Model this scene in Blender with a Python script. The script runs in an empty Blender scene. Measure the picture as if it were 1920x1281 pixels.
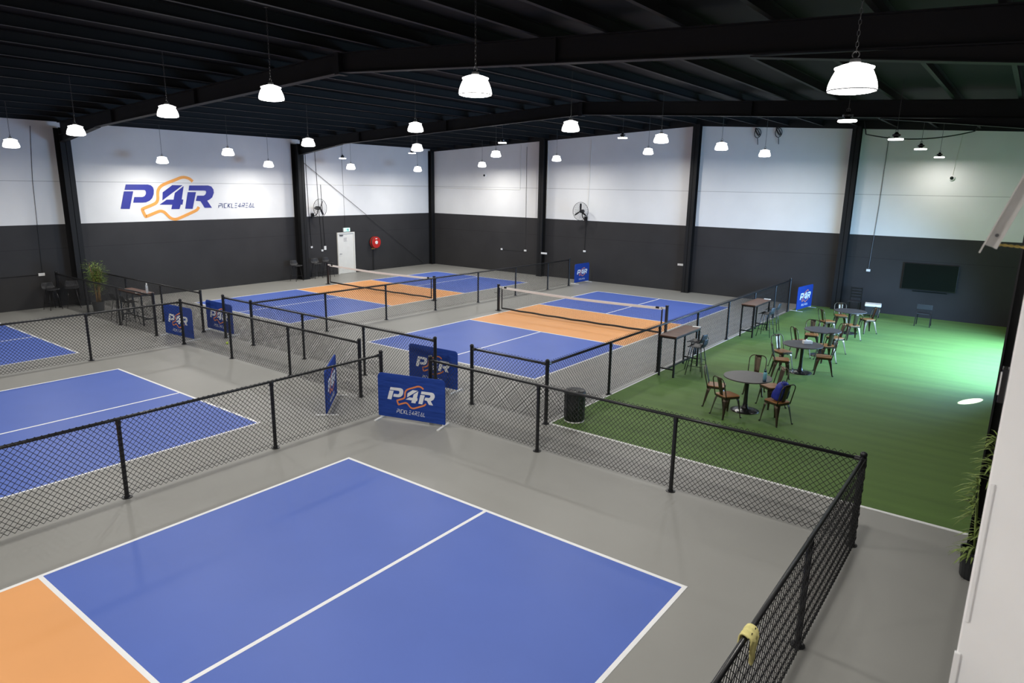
import bpy, math, random
from mathutils import Vector, Matrix
random.seed(7)
SC = bpy.context.scene
COL = SC.collection
PI = math.pi
R = math.radians

# ------------------------------------------------------------------ camera, world, exposure
cam_d = bpy.data.cameras.new('camera')
cam = bpy.data.objects.new('camera', cam_d)
COL.objects.link(cam)
RT = Vector((0.79525764, 0.60605913, 0.01605044))
UP = Vector((-0.14904551, 0.16977567, 0.97414663))
FW = Vector((-0.58766549, 0.7770898, -0.2253458))
CP = Vector((8.69084, -6.93063, 4.56777))
m3 = Matrix((RT, UP, -FW)).transposed()
cam.matrix_world = Matrix.Translation(CP) @ m3.to_4x4()
cam_d.sensor_width = 36.0
cam_d.lens = 36.0 * 1265.27 / 1920.0
cam_d.clip_start = 0.02
cam_d.clip_end = 200
cam_d.dof.use_dof = True
cam_d.dof.focus_distance = 13.0
cam_d.dof.aperture_fstop = 5.0
SC.camera = cam

w = bpy.data.worlds.new('world')
SC.world = w
w.use_nodes = True
w.node_tree.nodes['Background'].inputs[0].default_value = (0.55, 0.75, 0.9, 1)
w.node_tree.nodes['Background'].inputs[1].default_value = 0.02

SC.view_settings.view_transform = 'Standard'
SC.view_settings.look = 'None'
SC.view_settings.exposure = 0.0
SC.view_settings.gamma = 1.0
SC.view_settings.use_curve_mapping = False

LAMP_W = 92.0        # each dome pendant lamp
DISC_W = 30.0         # each disc lamp
DAY_W = 1450.0         # daylight through the open roller door

# daylight: a large soft source just outside the open roller door in the right wall, and a sunbeam glancing past its jamb
ld = bpy.data.lights.new('daylight', 'AREA')
ld.shape = 'RECTANGLE'; ld.size = 2.8; ld.size_y = 6.8
ld.energy = DAY_W; ld.color = (0.34, 0.60, 1.0); ld.spread = R(140)
lo = bpy.data.objects.new('daylight', ld); COL.objects.link(lo)
lo.location = (9.22, 15.5, 1.75)
lo.rotation_euler = (0, R(62), 0)
ls = bpy.data.lights.new('sunbeam', 'SPOT')
ls.energy = 200000; ls.spot_size = R(0.8); ls.spot_blend = 0.12; ls.shadow_soft_size = 0.01
so = bpy.data.objects.new('sunbeam', ls); COL.objects.link(so)
so.location = (14.0, 23.0, 4.0)
so.rotation_euler = (Vector((8.16, 10.82, 0)) - so.location).to_track_quat('-Z', 'Y').to_euler()

# ------------------------------------------------------------------ materials
def mat(name, col, rough=0.5, metal=0.0, spec=0.5, var=0.0, vscale=4.0, bump=0.0, bscale=60.0, emit=None, estr=0.0,
        alpha=None, trans=0.0, coat=0.0, stretch=None):
    m = bpy.data.materials.new(name)
    m.use_nodes = True
    nt = m.node_tree
    b = nt.nodes['Principled BSDF']
    b.inputs['Base Color'].default_value = (*col, 1)
    b.inputs['Roughness'].default_value = rough
    b.inputs['Metallic'].default_value = metal
    b.inputs['Specular IOR Level'].default_value = spec
    b.inputs['Coat Weight'].default_value = coat
    if trans:
        b.inputs['Transmission Weight'].default_value = trans
    if emit:
        b.inputs['Emission Color'].default_value = (*emit, 1)
        b.inputs['Emission Strength'].default_value = estr
    tc = nt.nodes.new('ShaderNodeTexCoord')
    vec = tc.outputs['Object']
    if stretch:
        mp = nt.nodes.new('ShaderNodeMapping')
        mp.inputs['Scale'].default_value = stretch
        nt.links.new(vec, mp.inputs['Vector'])
        vec = mp.outputs['Vector']
    if var > 0:
        n = nt.nodes.new('ShaderNodeTexNoise')
        n.inputs['Scale'].default_value = vscale
        n.inputs['Detail'].default_value = 6
        nt.links.new(vec, n.inputs['Vector'])
        r = nt.nodes.new('ShaderNodeValToRGB')
        r.color_ramp.elements[0].position = 0.3
        r.color_ramp.elements[1].position = 0.7
        r.color_ramp.elements[0].color = (*[max(0, c * (1 - var)) for c in col], 1)
        r.color_ramp.elements[1].color = (*[min(1, c * (1 + var)) for c in col], 1)
        nt.links.new(n.outputs['Fac'], r.inputs['Fac'])
        nt.links.new(r.outputs['Color'], b.inputs['Base Color'])
    if bump > 0:
        n2 = nt.nodes.new('ShaderNodeTexNoise')
        n2.inputs['Scale'].default_value = bscale
        n2.inputs['Detail'].default_value = 4
        nt.links.new(vec, n2.inputs['Vector'])
        bp = nt.nodes.new('ShaderNodeBump')
        bp.inputs['Strength'].default_value = bump
        bp.inputs['Distance'].default_value = 0.06 if stretch else 0.02
        nt.links.new(n2.outputs['Fac'], bp.inputs['Height'])
        nt.links.new(bp.outputs['Normal'], b.inputs['Normal'])
    return m

def wall_material():
    m = bpy.data.materials.new('two_tone_wall')
    m.use_nodes = True
    nt = m.node_tree; L = nt.links
    b = nt.nodes['Principled BSDF']
    b.inputs['Roughness'].default_value = 0.62
    b.inputs['Specular IOR Level'].default_value = 0.3
    g = nt.nodes.new('ShaderNodeNewGeometry')
    s = nt.nodes.new('ShaderNodeSeparateXYZ'); L.new(g.outputs['Position'], s.inputs[0])
    gt = nt.nodes.new('ShaderNodeMath'); gt.operation = 'GREATER_THAN'; gt.inputs[1].default_value = 2.945
    L.new(s.outputs['Z'], gt.inputs[0])
    n = nt.nodes.new('ShaderNodeTexNoise'); n.inputs['Scale'].default_value = 0.9; n.inputs['Detail'].default_value = 7
    L.new(g.outputs['Position'], n.inputs['Vector'])
    def ramp(c, v):
        r = nt.nodes.new('ShaderNodeValToRGB')
        r.color_ramp.elements[0].position = 0.3; r.color_ramp.elements[1].position = 0.7
        r.color_ramp.elements[0].color = (*[x * (1 - v) for x in c], 1)
        r.color_ramp.elements[1].color = (*[x * (1 + v) for x in c], 1)
        L.new(n.outputs['Fac'], r.inputs['Fac'])
        return r.outputs['Color']
    dark = ramp((0.033, 0.0315, 0.032), 0.12)
    white = ramp((0.80, 0.80, 0.79), 0.03)
    mx = nt.nodes.new('ShaderNodeMix'); mx.data_type = 'RGBA'
    L.new(gt.outputs[0], mx.inputs['Factor']); L.new(dark, mx.inputs['A']); L.new(white, mx.inputs['B'])
    prev = mx.outputs['Result']
    for z in (2.09, 4.45):                         # panel joints
        d = nt.nodes.new('ShaderNodeMath'); d.operation = 'COMPARE'
        d.inputs[1].default_value = z; d.inputs[2].default_value = 0.011
        L.new(s.outputs['Z'], d.inputs[0])
        k = nt.nodes.new('ShaderNodeMix'); k.data_type = 'RGBA'; k.blend_type = 'MULTIPLY'
        L.new(d.outputs[0], k.inputs['Factor']); L.new(prev, k.inputs['A'])
        k.inputs['B'].default_value = (0.62, 0.62, 0.62, 1)
        prev = k.outputs['Result']
    L.new(prev, b.inputs['Base Color'])
    return m

def turf_material():
    m = bpy.data.materials.new('turf_pile')
    m.use_nodes = True
    nt = m.node_tree; L = nt.links
    b = nt.nodes['Principled BSDF']
    b.inputs['Roughness'].default_value = 0.55
    b.inputs['Specular IOR Level'].default_value = 0.3
    b.inputs['Sheen Weight'].default_value = 0.025
    b.inputs['Sheen Roughness'].default_value = 0.5
    g = nt.nodes.new('ShaderNodeNewGeometry')
    mp = nt.nodes.new('ShaderNodeMapping'); mp.inputs['Scale'].default_value = (0.12, 1.3, 1)
    L.new(g.outputs['Position'], mp.inputs['Vector'])
    n = nt.nodes.new('ShaderNodeTexNoise'); n.inputs['Scale'].default_value = 2.2; n.inputs['Detail'].default_value = 5
    L.new(mp.outputs[0], n.inputs['Vector'])
    f = nt.nodes.new('ShaderNodeTexNoise'); f.inputs['Scale'].default_value = 190; f.inputs['Detail'].default_value = 3
    L.new(g.outputs['Position'], f.inputs['Vector'])
    ad = nt.nodes.new('ShaderNodeMath'); ad.operation = 'MULTIPLY_ADD'
    L.new(f.outputs['Fac'], ad.inputs[0]); ad.inputs[1].default_value = 0.45; L.new(n.outputs['Fac'], ad.inputs[2])
    r = nt.nodes.new('ShaderNodeValToRGB')
    r.color_ramp.elements[0].position = 0.45; r.color_ramp.elements[1].position = 1.0
    r.color_ramp.elements[0].color = (0.074, 0.146, 0.024, 1)
    r.color_ramp.elements[1].color = (0.120, 0.224, 0.040, 1)
    L.new(ad.outputs[0], r.inputs['Fac']); L.new(r.outputs['Color'], b.inputs['Base Color'])
    bp = nt.nodes.new('ShaderNodeBump'); bp.inputs['Strength'].default_value = 0.5; bp.inputs['Distance'].default_value = 0.01
    L.new(f.outputs['Fac'], bp.inputs['Height']); L.new(bp.outputs['Normal'], b.inputs['Normal'])
    return m

def wood_material(name, c0, c1, scale=(2.0, 26.0, 26.0)):
    m = bpy.data.materials.new(name)
    m.use_nodes = True
    nt = m.node_tree; L = nt.links
    b = nt.nodes['Principled BSDF']
    b.inputs['Roughness'].default_value = 0.42
    tc = nt.nodes.new('ShaderNodeTexCoord')
    mp = nt.nodes.new('ShaderNodeMapping'); mp.inputs['Scale'].default_value = scale
    L.new(tc.outputs['Object'], mp.inputs['Vector'])
    n = nt.nodes.new('ShaderNodeTexNoise'); n.inputs['Scale'].default_value = 1.6; n.inputs['Detail'].default_value = 8
    n.inputs['Distortion'].default_value = 0.6
    L.new(mp.outputs[0], n.inputs['Vector'])
    r = nt.nodes.new('ShaderNodeValToRGB')
    r.color_ramp.elements[0].position = 0.32; r.color_ramp.elements[1].position = 0.68
    r.color_ramp.elements[0].color = (*c0, 1); r.color_ramp.elements[1].color = (*c1, 1)
    L.new(n.outputs['Fac'], r.inputs['Fac']); L.new(r.outputs['Color'], b.inputs['Base Color'])
    return m

M = dict(
    floor=mat('grey_court_coating', (0.30, 0.295, 0.275), 0.42, spec=0.35, var=0.04, vscale=0.7),
    blue=mat('blue_court_paint', (0.092, 0.158, 0.52), 0.45, spec=0.35, var=0.035, vscale=0.9),
    orange=mat('orange_court_paint', (0.84, 0.39, 0.145), 0.45, spec=0.35, var=0.03, vscale=0.9),
    line=mat('white_line_paint', (0.90, 0.90, 0.90), 0.5, spec=0.3, var=0.02),
    turf=turf_material(), wall=wall_material(),
    black=mat('black_powder_coat', (0.010, 0.010, 0.0115), 0.32, spec=0.5, var=0.15, vscale=8),
    pvc=mat('black_pvc_wire', (0.011, 0.011, 0.012), 0.45, spec=0.4, var=0.1),
    steel=mat('black_painted_steel', (0.0085, 0.0085, 0.009), 0.6, spec=0.3, var=0.15, vscale=2),
    roof=mat('black_roof_sheet', (0.006, 0.006, 0.0068), 0.7, spec=0.2, var=0.2, vscale=1.5),
    chain=mat('dull_chain_steel', (0.10, 0.10, 0.10), 0.45, 0.6, var=0.1, vscale=30),
    shade=mat('lit_lamp_shade', (0.9, 0.9, 0.88), 0.4, emit=(1.0, 0.985, 0.95), estr=5.0),
    diff=mat('lit_lamp_diffuser', (0.95, 0.95, 0.92), 0.4, emit=(1.0, 0.985, 0.95), estr=14.0),
    banner=mat('blue_banner_fabric', (0.020, 0.058, 0.30), 0.75, spec=0.15, var=0.06, vscale=3, bump=0.55, bscale=2.2, stretch=(1.1, 1, 4.0)),
    print_w=mat('white_print', (0.83, 0.84, 0.86), 0.7, spec=0.2, var=0.02),
    print_o=mat('orange_print', (0.82, 0.27, 0.10), 0.7, spec=0.2, var=0.03),
    logo_b=mat('blue_wall_vinyl', (0.022, 0.026, 0.28), 0.5, var=0.03),
    logo_o=mat('orange_wall_vinyl', (0.86, 0.37, 0.07), 0.5, var=0.03),
    logo_n=mat('navy_wall_vinyl', (0.022, 0.035, 0.17), 0.5, var=0.03),
    white=mat('white_enamel', (0.80, 0.80, 0.79), 0.4, var=0.02),
    offwhite=mat('off_white_paint', (0.78, 0.77, 0.72), 0.5, var=0.03),
    partition=mat('white_plasterboard', (0.86, 0.86, 0.85), 0.7, spec=0.2, var=0.02),
    chairmet=mat('bronze_chair_steel', (0.085, 0.066, 0.044), 0.27, 0.75, var=0.2, vscale=6),
    seatw=wood_material('chair_seat_wood', (0.22, 0.085, 0.022), (0.42, 0.19, 0.06)),
    tabw=wood_material('bar_table_wood', (0.050, 0.022, 0.012), (0.17, 0.070, 0.035)),
    tabtop=mat('charcoal_tabletop', (0.060, 0.054, 0.053), 0.45, var=0.08, vscale=10),
    blkmet=mat('gloss_black_metal', (0.014, 0.013, 0.014), 0.22, spec=0.6, var=0.1),
    shell=mat('charcoal_moulded_shell', (0.020, 0.020, 0.022), 0.5, var=0.1, vscale=12),
    alu=mat('aluminium', (0.58, 0.57, 0.54), 0.38, 0.55, var=0.06, vscale=20),
    rope=mat('yellow_rope', (0.45, 0.35, 0.10), 0.8, var=0.25, vscale=80),
    cloth=mat('yellow_cloth', (0.80, 0.72, 0.30), 0.85, spec=0.1, var=0.10, vscale=25, bump=0.3, bscale=30),
    ball=mat('lime_ball', (0.62, 0.80, 0.08), 0.5, var=0.03),
    leaf=mat('bamboo_leaf', (0.17, 0.25, 0.045), 0.55, var=0.45, vscale=5),
    leaf2=mat('strappy_leaf', (0.20, 0.27, 0.07), 0.5, var=0.4, vscale=6),
    cane=mat('tan_cane', (0.34, 0.20, 0.07), 0.6, var=0.25, vscale=18),
    pot=mat('dark_grey_pot', (0.055, 0.055, 0.057), 0.6, var=0.1),
    screen=mat('dark_screen', (0.002, 0.005, 0.004), 0.35, spec=0.2, var=0.1),
    red=mat('red_enamel', (0.50, 0.022, 0.018), 0.35, var=0.06),
    hose=mat('grey_brown_hose', (0.12, 0.075, 0.055), 0.6, var=0.15),
    exitg=mat('lit_exit_panel', (0.5, 0.9, 0.8), 0.4, emit=(0.55, 1.0, 0.86), estr=1.0),
    exitd=mat('exit_sign_green', (0.02, 0.32, 0.20), 0.5, var=0.05),
    bag=mat('royal_blue_nylon', (0.018, 0.030, 0.33), 0.45, var=0.25, vscale=7, bump=0.6, bscale=14),
    bagd=mat('navy_webbing', (0.012, 0.016, 0.09), 0.6, var=0.1),
    bottle=mat('light_blue_bottle', (0.20, 0.50, 0.62), 0.25, var=0.06, vscale=12, coat=0.4),
    bottled=mat('dark_teal_plastic', (0.012, 0.045, 0.075), 0.35, var=0.1),
    clear=mat('clear_bottle_plastic', (0.86, 0.90, 0.92), 0.12, trans=0.75, var=0.02),
    tissue=mat('soft_white_plastic', (0.82, 0.80, 0.76), 0.6, var=0.02),
    bin=mat('dark_bin_plastic', (0.014, 0.016, 0.018), 0.4, var=0.12, vscale=10),
    cardw=mat('white_card', (0.85, 0.84, 0.80), 0.6, var=0.02),
)

# ------------------------------------------------------------------ mesh helpers
class MB:
    def __init__(self):
        self.v = []; self.f = []
    def add(self, vs, fs):
        o = len(self.v)
        self.v.extend([tuple(p) for p in vs])
        self.f.extend([tuple(i + o for i in f) for f in fs])
        return self
    def box(self, x0, x1, y0, y1, z0, z1):
        vs = [(x0, y0, z0), (x1, y0, z0), (x1, y1, z0), (x0, y1, z0), (x0, y0, z1), (x1, y0, z1), (x1, y1, z1), (x0, y1, z1)]
        return self.add(vs, [(3, 2, 1, 0), (4, 5, 6, 7), (0, 1, 5, 4), (1, 2, 6, 5), (2, 3, 7, 6), (3, 0, 4, 7)])
    def bar(self, p0, p1, wx, wy, up=(0, 0, 1), taper=None):
        p0 = Vector(p0); p1 = Vector(p1)
        d = (p1 - p0).normalized(); u = Vector(up)
        if abs(d.dot(u)) > 0.98: u = Vector((1, 0, 0))
        a = d.cross(u).normalized(); b = a.cross(d).normalized()
        t = taper or (1, 1)
        vs = []
        for p, k in ((p0, 1), (p1, None)):
            kx, ky = (1, 1) if k else t
            for sx, sy in ((-1, -1), (1, -1), (1, 1), (-1, 1)):
                vs.append(p + a * (sx * wx / 2 * kx) + b * (sy * wy / 2 * ky))
        return self.add(vs, [(3, 2, 1, 0), (4, 5, 6, 7), (0, 1, 5, 4), (1, 2, 6, 5), (2, 3, 7, 6), (3, 0, 4, 7)])
    def tube(self, pts, r, n=8, closed=False):
        pts = [Vector(p) for p in pts]
        k = len(pts)
        rs = r if isinstance(r, (list, tuple)) else [r] * k
        vs = []; fs = []
        prev = None
        for i, p in enumerate(pts):
            if closed:
                d = pts[(i + 1) % k] - pts[i - 1]
            else:
                d = pts[min(i + 1, k - 1)] - pts[max(i - 1, 0)]
            d.normalize()
            if prev is None:
                u = Vector((0, 0, 1)) if abs(d.z) < 0.9 else Vector((1, 0, 0))
                a = d.cross(u).normalized()
            else:
                a = (prev - d * prev.dot(d))
                a = a.normalized() if a.length > 1e-6 else d.orthogonal().normalized()
            prev = a
            b = d.cross(a)
            for j in range(n):
                t = 2 * PI * j / n
                vs.append(p + (a * math.cos(t) + b * math.sin(t)) * rs[i])
        last = k if closed else k - 1
        for i in range(last):
            i2 = (i + 1) % k
            for j in range(n):
                j2 = (j + 1) % n
                fs.append((i * n + j, i * n + j2, i2 * n + j2, i2 * n + j))
        if not closed:
            fs.append(tuple(range(n - 1, -1, -1)))
            fs.append(tuple((k - 1) * n + j for j in range(n)))
        return self.add(vs, fs)
    def lathe(self, prof, n=24, c=(0, 0, 0), axis='Z', caps=True):
        vs = []; fs = []
        for r, z in prof:
            for j in range(n):
                t = 2 * PI * j / n
                a, b = r * math.cos(t), r * math.sin(t)
                p = (a, b, z) if axis == 'Z' else ((z, a, b) if axis == 'X' else (a, z, b))
                vs.append((p[0] + c[0], p[1] + c[1], p[2] + c[2]))
        k = len(prof)
        for i in range(k - 1):
            for j in range(n):
                j2 = (j + 1) % n
                fs.append((i * n + j, i * n + j2, (i + 1) * n + j2, (i + 1) * n + j))
        if caps:
            fs.append(tuple(range(n - 1, -1, -1)))
            fs.append(tuple((k - 1) * n + j for j in range(n)))
        return self.add(vs, fs)
    def prism(self, poly, fn, d0, d1):
        """poly in (a, b); fn(a, b, d) gives the point; extruded from d0 to d1"""
        n = len(poly)
        vs = [fn(a, b, d0) for a, b in poly] + [fn(a, b, d1) for a, b in poly]
        fs = [tuple(range(n - 1, -1, -1)), tuple(range(n, 2 * n))]
        for i in range(n):
            j = (i + 1) % n
            fs.append((i, j, n + j, n + i))
        return self.add(vs, fs)
    def grid(self, fn, nu, nv):
        vs = [fn(i / nu, j / nv) for j in range(nv + 1) for i in range(nu + 1)]
        fs = []
        for j in range(nv):
            for i in range(nu):
                a = j * (nu + 1) + i
                fs.append((a, a + 1, a + nu + 2, a + nu + 1))
        return self.add(vs, fs)
    def build(self, name, m, parent=None, smooth=False, loc=None, bevel=0.0, solid=0.0, subd=0):
        me = bpy.data.meshes.new(name)
        me.from_pydata([tuple(p) for p in self.v], [], self.f)
        me.update()
        me.materials.append(m)
        if smooth:
            me.polygons.foreach_set('use_smooth', [True] * len(me.polygons))
        o = bpy.data.objects.new(name, me)
        COL.objects.link(o)
        if parent is not None: o.parent = parent
        if loc is not None: o.location = loc
        if solid:
            md = o.modifiers.new('solid', 'SOLIDIFY'); md.thickness = solid; md.offset = 0
        if subd:
            md = o.modifiers.new('sub', 'SUBSURF'); md.levels = subd; md.render_levels = subd
        if bevel:
            md = o.modifiers.new('bevel', 'BEVEL'); md.width = bevel; md.segments = 2; md.limit_method = 'ANGLE'
        return o

def tag(o, label, cat, group=None, kind=None):
    if label: o['label'] = label
    if cat: o['category'] = cat
    if group: o['group'] = group
    if kind: o['kind'] = kind
    return o

def thing(name, label, cat, loc=(0, 0, 0), rz=0.0, group=None):
    o = bpy.data.objects.new(name, None)
    o.empty_display_size = 0.1
    COL.objects.link(o)
    o.location = loc; o.rotation_euler = (0, 0, rz)
    return tag(o, label, cat, group)

def struct(mb, name, m, label=None, **kw):
    o = mb.build(name, m, None, **kw)
    o['kind'] = 'structure'
    if label: o['label'] = label
    return o

def copy_tree(o, parent=None):
    c = o.copy(); COL.objects.link(c)
    if parent is not None:
        c.parent = parent
    for ch in list(o.children):
        copy_tree(ch, c)
    return c

def dup(root, label, loc, rz=0.0, group=None):
    c = copy_tree(root)
    c.location = loc; c.rotation_euler = (0, 0, rz); c['label'] = label
    if group: c['group'] = group
    return c

# ------------------------------------------------------------------ the hall
XL, XR, YB, YF = -19.2, 8.95, 22.0, -17.0
XRIDGE = -3.4
def zroof(x): return 7.46 - 0.052 * abs(x - XRIDGE)

struct(MB().box(XL - 0.2, XR + 4.5, YF - 0.2, YB + 0.2, -0.2, 0.0), 'floor', M['floor'], 'smooth grey coated hall floor around the courts')
gable = [(XL, 0), (XR, 0), (XR, zroof(XR)), (XRIDGE, zroof(XRIDGE)), (XL, zroof(XL))]
struct(MB().prism(gable, lambda a, b, d: (a, d, b), YB, YB + 0.2), 'wall_back', M['wall'], 'white over dark grey panel wall with the screen and four black columns')
struct(MB().prism(gable, lambda a, b, d: (a, d, b), YF - 0.2, YF), 'wall_front', M['wall'])
struct(MB().box(XL - 0.2, XL, YF, YB, 0, zroof(XL)), 'wall_left', M['wall'], 'white over dark grey panel wall carrying the large logo')
DY0, DY1, DZ = 12.1, 19.2, 3.1
rw = MB()
rw.box(XR, XR + 0.2, YF, DY0, 0, zroof(XR)); rw.box(XR, XR + 0.2, DY1, YB, 0, zroof(XR)); rw.box(XR, XR + 0.2, DY0, DY1, DZ, zroof(XR))
struct(rw, 'wall_right', M['wall'])
ce = MB()
ce.prism([(XL - 0.2, zroof(XL - 0.2)), (XRIDGE, zroof(XRIDGE)), (XR + 0.2, zroof(XR + 0.2)), (XR + 0.2, zroof(XR + 0.2) + 0.12), (XRIDGE, zroof(XRIDGE) + 0.12), (XL - 0.2, zroof(XL - 0.2) + 0.12)],
         lambda a, b, d: (a, d, b), YF - 0.2, YB + 0.2)
struct(ce, 'ceiling', M['roof'], 'black metal roof sheeting above the purlins')
k = 1
x = XL + 0.55
while x < XR - 0.2:
    z1 = zroof(x) - 0.002
    p = MB()
    p.box(x - 0.006, x + 0.006, YF, YB, z1 - 0.2, z1)            # web
    p.box(x - 0.006, x + 0.07, YF, YB, z1 - 0.206, z1 - 0.194)   # lips
    p.box(x - 0.006, x + 0.07, YF, YB, z1 - 0.012, z1 - 0.004)
    struct(p, 'trim_%d' % k, M['steel'])
    k += 1
    x += 1.27

eb = MB()
gz = lambda q: zroof(q) - 0.285
eb.prism([(XL, gz(XL)), (XRIDGE, gz(XRIDGE)), (XR, gz(XR)), (XR, zroof(XR)), (XRIDGE, zroof(XRIDGE)), (XL, zroof(XL))], lambda a, b, d: (a, d, b), YB - 0.08, YB)
struct(eb, 'trim_%d' % k, M['steel'])

# steel portal frames: columns along the left and right walls, rafters across
def i_col(name, label, x0, x1, yc, wdt, z1, horiz=True):
    """I-section column; depth along x (horiz) or along y"""
    t = thing(name, label, 'column', ((x0 + x1) / 2, yc, 0), 0, 'black steel columns')
    h = (x1 - x0) / 2; b = wdt / 2
    mb = MB()
    if horiz:
        mb.box(-h, -h + 0.02, -b, b, 0, z1); mb.box(h - 0.02, h, -b, b, 0, z1); mb.box(-h, h, -0.008, 0.008, 0, z1)
    else:
        mb.box(-h, h, -b, -b + 0.02, 0, z1); mb.box(-h, h, b - 0.02, b, 0, z1); mb.box(-0.008, 0.008, -b, b, 0, z1)
    mb.build('shaft', M['steel'], t)
    MB().box(-h - 0.02, h + 0.02, -b - 0.03, b + 0.03, 0, 0.025).build('base_plate', M['steel'], t)
    return t
FY = (3.05, 12.85)
zc = 6.28
i_col('steel_column', 'black steel column on the logo wall, left of the large logo', XL + 0.01, XL + 0.50, FY[0] + 0.1, 0.34, zc)
i_col('steel_column', 'black steel column on the logo wall between the logo and the white door', XL + 0.01, XL + 0.50, FY[1], 0.34, zc)
i_col('steel_column', 'black steel column at the right side behind the strappy potted plant', 8.63, XR - 0.01, 2.86, 0.28, 6.28)
for xc, lb in ((-11.3, 'black column on the back wall, left of the round wall fan'), (-3.3, 'black column on the back wall under the roof ridge'), (2.97, 'black column on the back wall, first one left of the screen')):
    i_col('steel_column', lb, xc - 0.15, xc + 0.15, YB - 0.16, 0.30, zroof(xc) - 0.22, False)
i_col('steel_column', 'slim black column in the corner where logo wall and back wall meet', XL + 0.01, XL + 0.26, YB - 0.14, 0.24, zroof(XL) - 0.25)

for yf, lb in ((FY[0], 'black steel roof rafter nearest the camera, above the middle fences'), (FY[1], 'farther black steel roof rafter, in front of the back wall')):
    t = thing('steel_rafter', lb, 'rafter', (0, yf, 0), 0, 'steel roof rafters')
    zt = lambda q: zroof(q) - 0.21
    zb = lambda q: 6.86 - 0.0535 * abs(q + 3.55)
    for a, b in ((-18.7, -3.5), (-3.5, 8.62)):
        s = MB()
        s.prism([(a, zb(a)), (b, zb(b)), (b, zt(b)), (a, zt(a))], lambda u, v, d: (u, d, v), -0.008, 0.008)
        s.build('web', M['steel'], t)
        s = MB()
        s.prism([(a, zb(a) - 0.012), (b, zb(b) - 0.012), (b, zb(b) + 0.006), (a, zb(a) + 0.006)], lambda u, v, d: (u, d, v), -0.1, 0.1)
        s.build('bottom_flange', M['steel'], t)
        s = MB()
        s.prism([(a, zt(a) - 0.016), (b, zt(b) - 0.016), (b, zt(b)), (a, zt(a))], lambda u, v, d: (u, d, v), -0.1, 0.1)
        s.build('top_flange', M['steel'], t)
    for (a, za), (b, zz) in (((-18.7, 5.80), (-15.75, 6.19)), ((8.62, 5.98), (5.25, 6.36))):
        s = MB()
        s.prism([(a, za), (b, zz), (a, zb(a))], lambda u, v, d: (u, d, v), -0.008, 0.008)
        s.prism([(a, za - 0.014), (b, zz - 0.014), (b, zz), (a, za)], lambda u, v, d: (u, d, v), -0.1, 0.1)
        s.build('haunch', M['steel'], t)
    MB().box(-3.62, -3.48, -0.13, 0.13, zb(-3.5) - 0.05, zt(-3.5)).build('apex_plate', M['steel'], t)
    for q in (-14.5, -9.5, 2.0):
        MB().box(q - 0.008, q + 0.008, -0.09, 0.09, zb(q), zt(q) - 0.02).build('stiffener', M['steel'], t)

# ------------------------------------------------------------------ courts
CW, CL, KN = 6.10, 13.41, 4.575
def court(x0, y0, label):
    t = thing('pickleball_court', label, 'court', (x0, y0, 0), 0, 'painted pickleball courts')
    MB().box(0, CW, 0, KN, 0, 0.002).build('service_area', M['blue'], t)
    MB().box(0, CW, CL - KN, CL, 0, 0.002).build('service_area', M['blue'], t)
    MB().box(0, CW, KN, CL - KN, 0, 0.002).build('kitchen', M['orange'], t)
    lw = 0.052; z = 0.0035
    MB().box(0, CW, 0, lw, 0, z).build('baseline', M['line'], t)
    MB().box(0, CW, CL - lw, CL, 0, z).build('baseline', M['line'], t)
    MB().box(0, lw, lw, CL - lw, 0, z).build('sideline', M['line'], t)
    MB().box(CW - lw, CW, lw, CL - lw, 0, z).build('sideline', M['line'], t)
    MB().box(lw, CW - lw, KN, KN + lw, 0, z).build('kitchen_line', M['line'], t)
    MB().box(lw, CW - lw, CL - KN - lw, CL - KN, 0, z).build('kitchen_line', M['line'], t)
    MB().box(CW / 2 - lw / 2, CW / 2 + lw / 2, lw, KN, 0, z).build('centre_line', M['line'], t)
    MB().box(CW / 2 - lw / 2, CW / 2 + lw / 2, CL - KN, CL - lw, 0, z).build('centre_line', M['line'], t)
    return t
court(0.0, -CL, 'blue and orange pickleball court filling the foreground')
court(-8.748, -CL + 0.03, 'blue pickleball court at left, second from the camera behind one fence')
court(-17.24, -CL + 0.06, 'farthest left blue court, only its corner showing behind two fences')
court(-6.419, 5.93, 'blue and orange court with a net beside the green turf')
court(-16.425, 6.015, 'blue and orange court with a net in front of the white door')

tf = thing('artificial_turf', 'green artificial turf under the round tables and bar tables', 'turf', (1.72, 3.62, 0))
MB().box(0.0, XR - 1.72, 0.0, YB - 3.62, 0, 0.012).build('pile', M['turf'], tf)
MB().box(-0.04, XR - 1.72, -0.055, 0.0, 0, 0.010).build('edge_line', M['line'], tf)
MB().box(-0.04, 0.0, 0.0, 12.0, 0, 0.010).build('edge_line', M['line'], tf)

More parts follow.
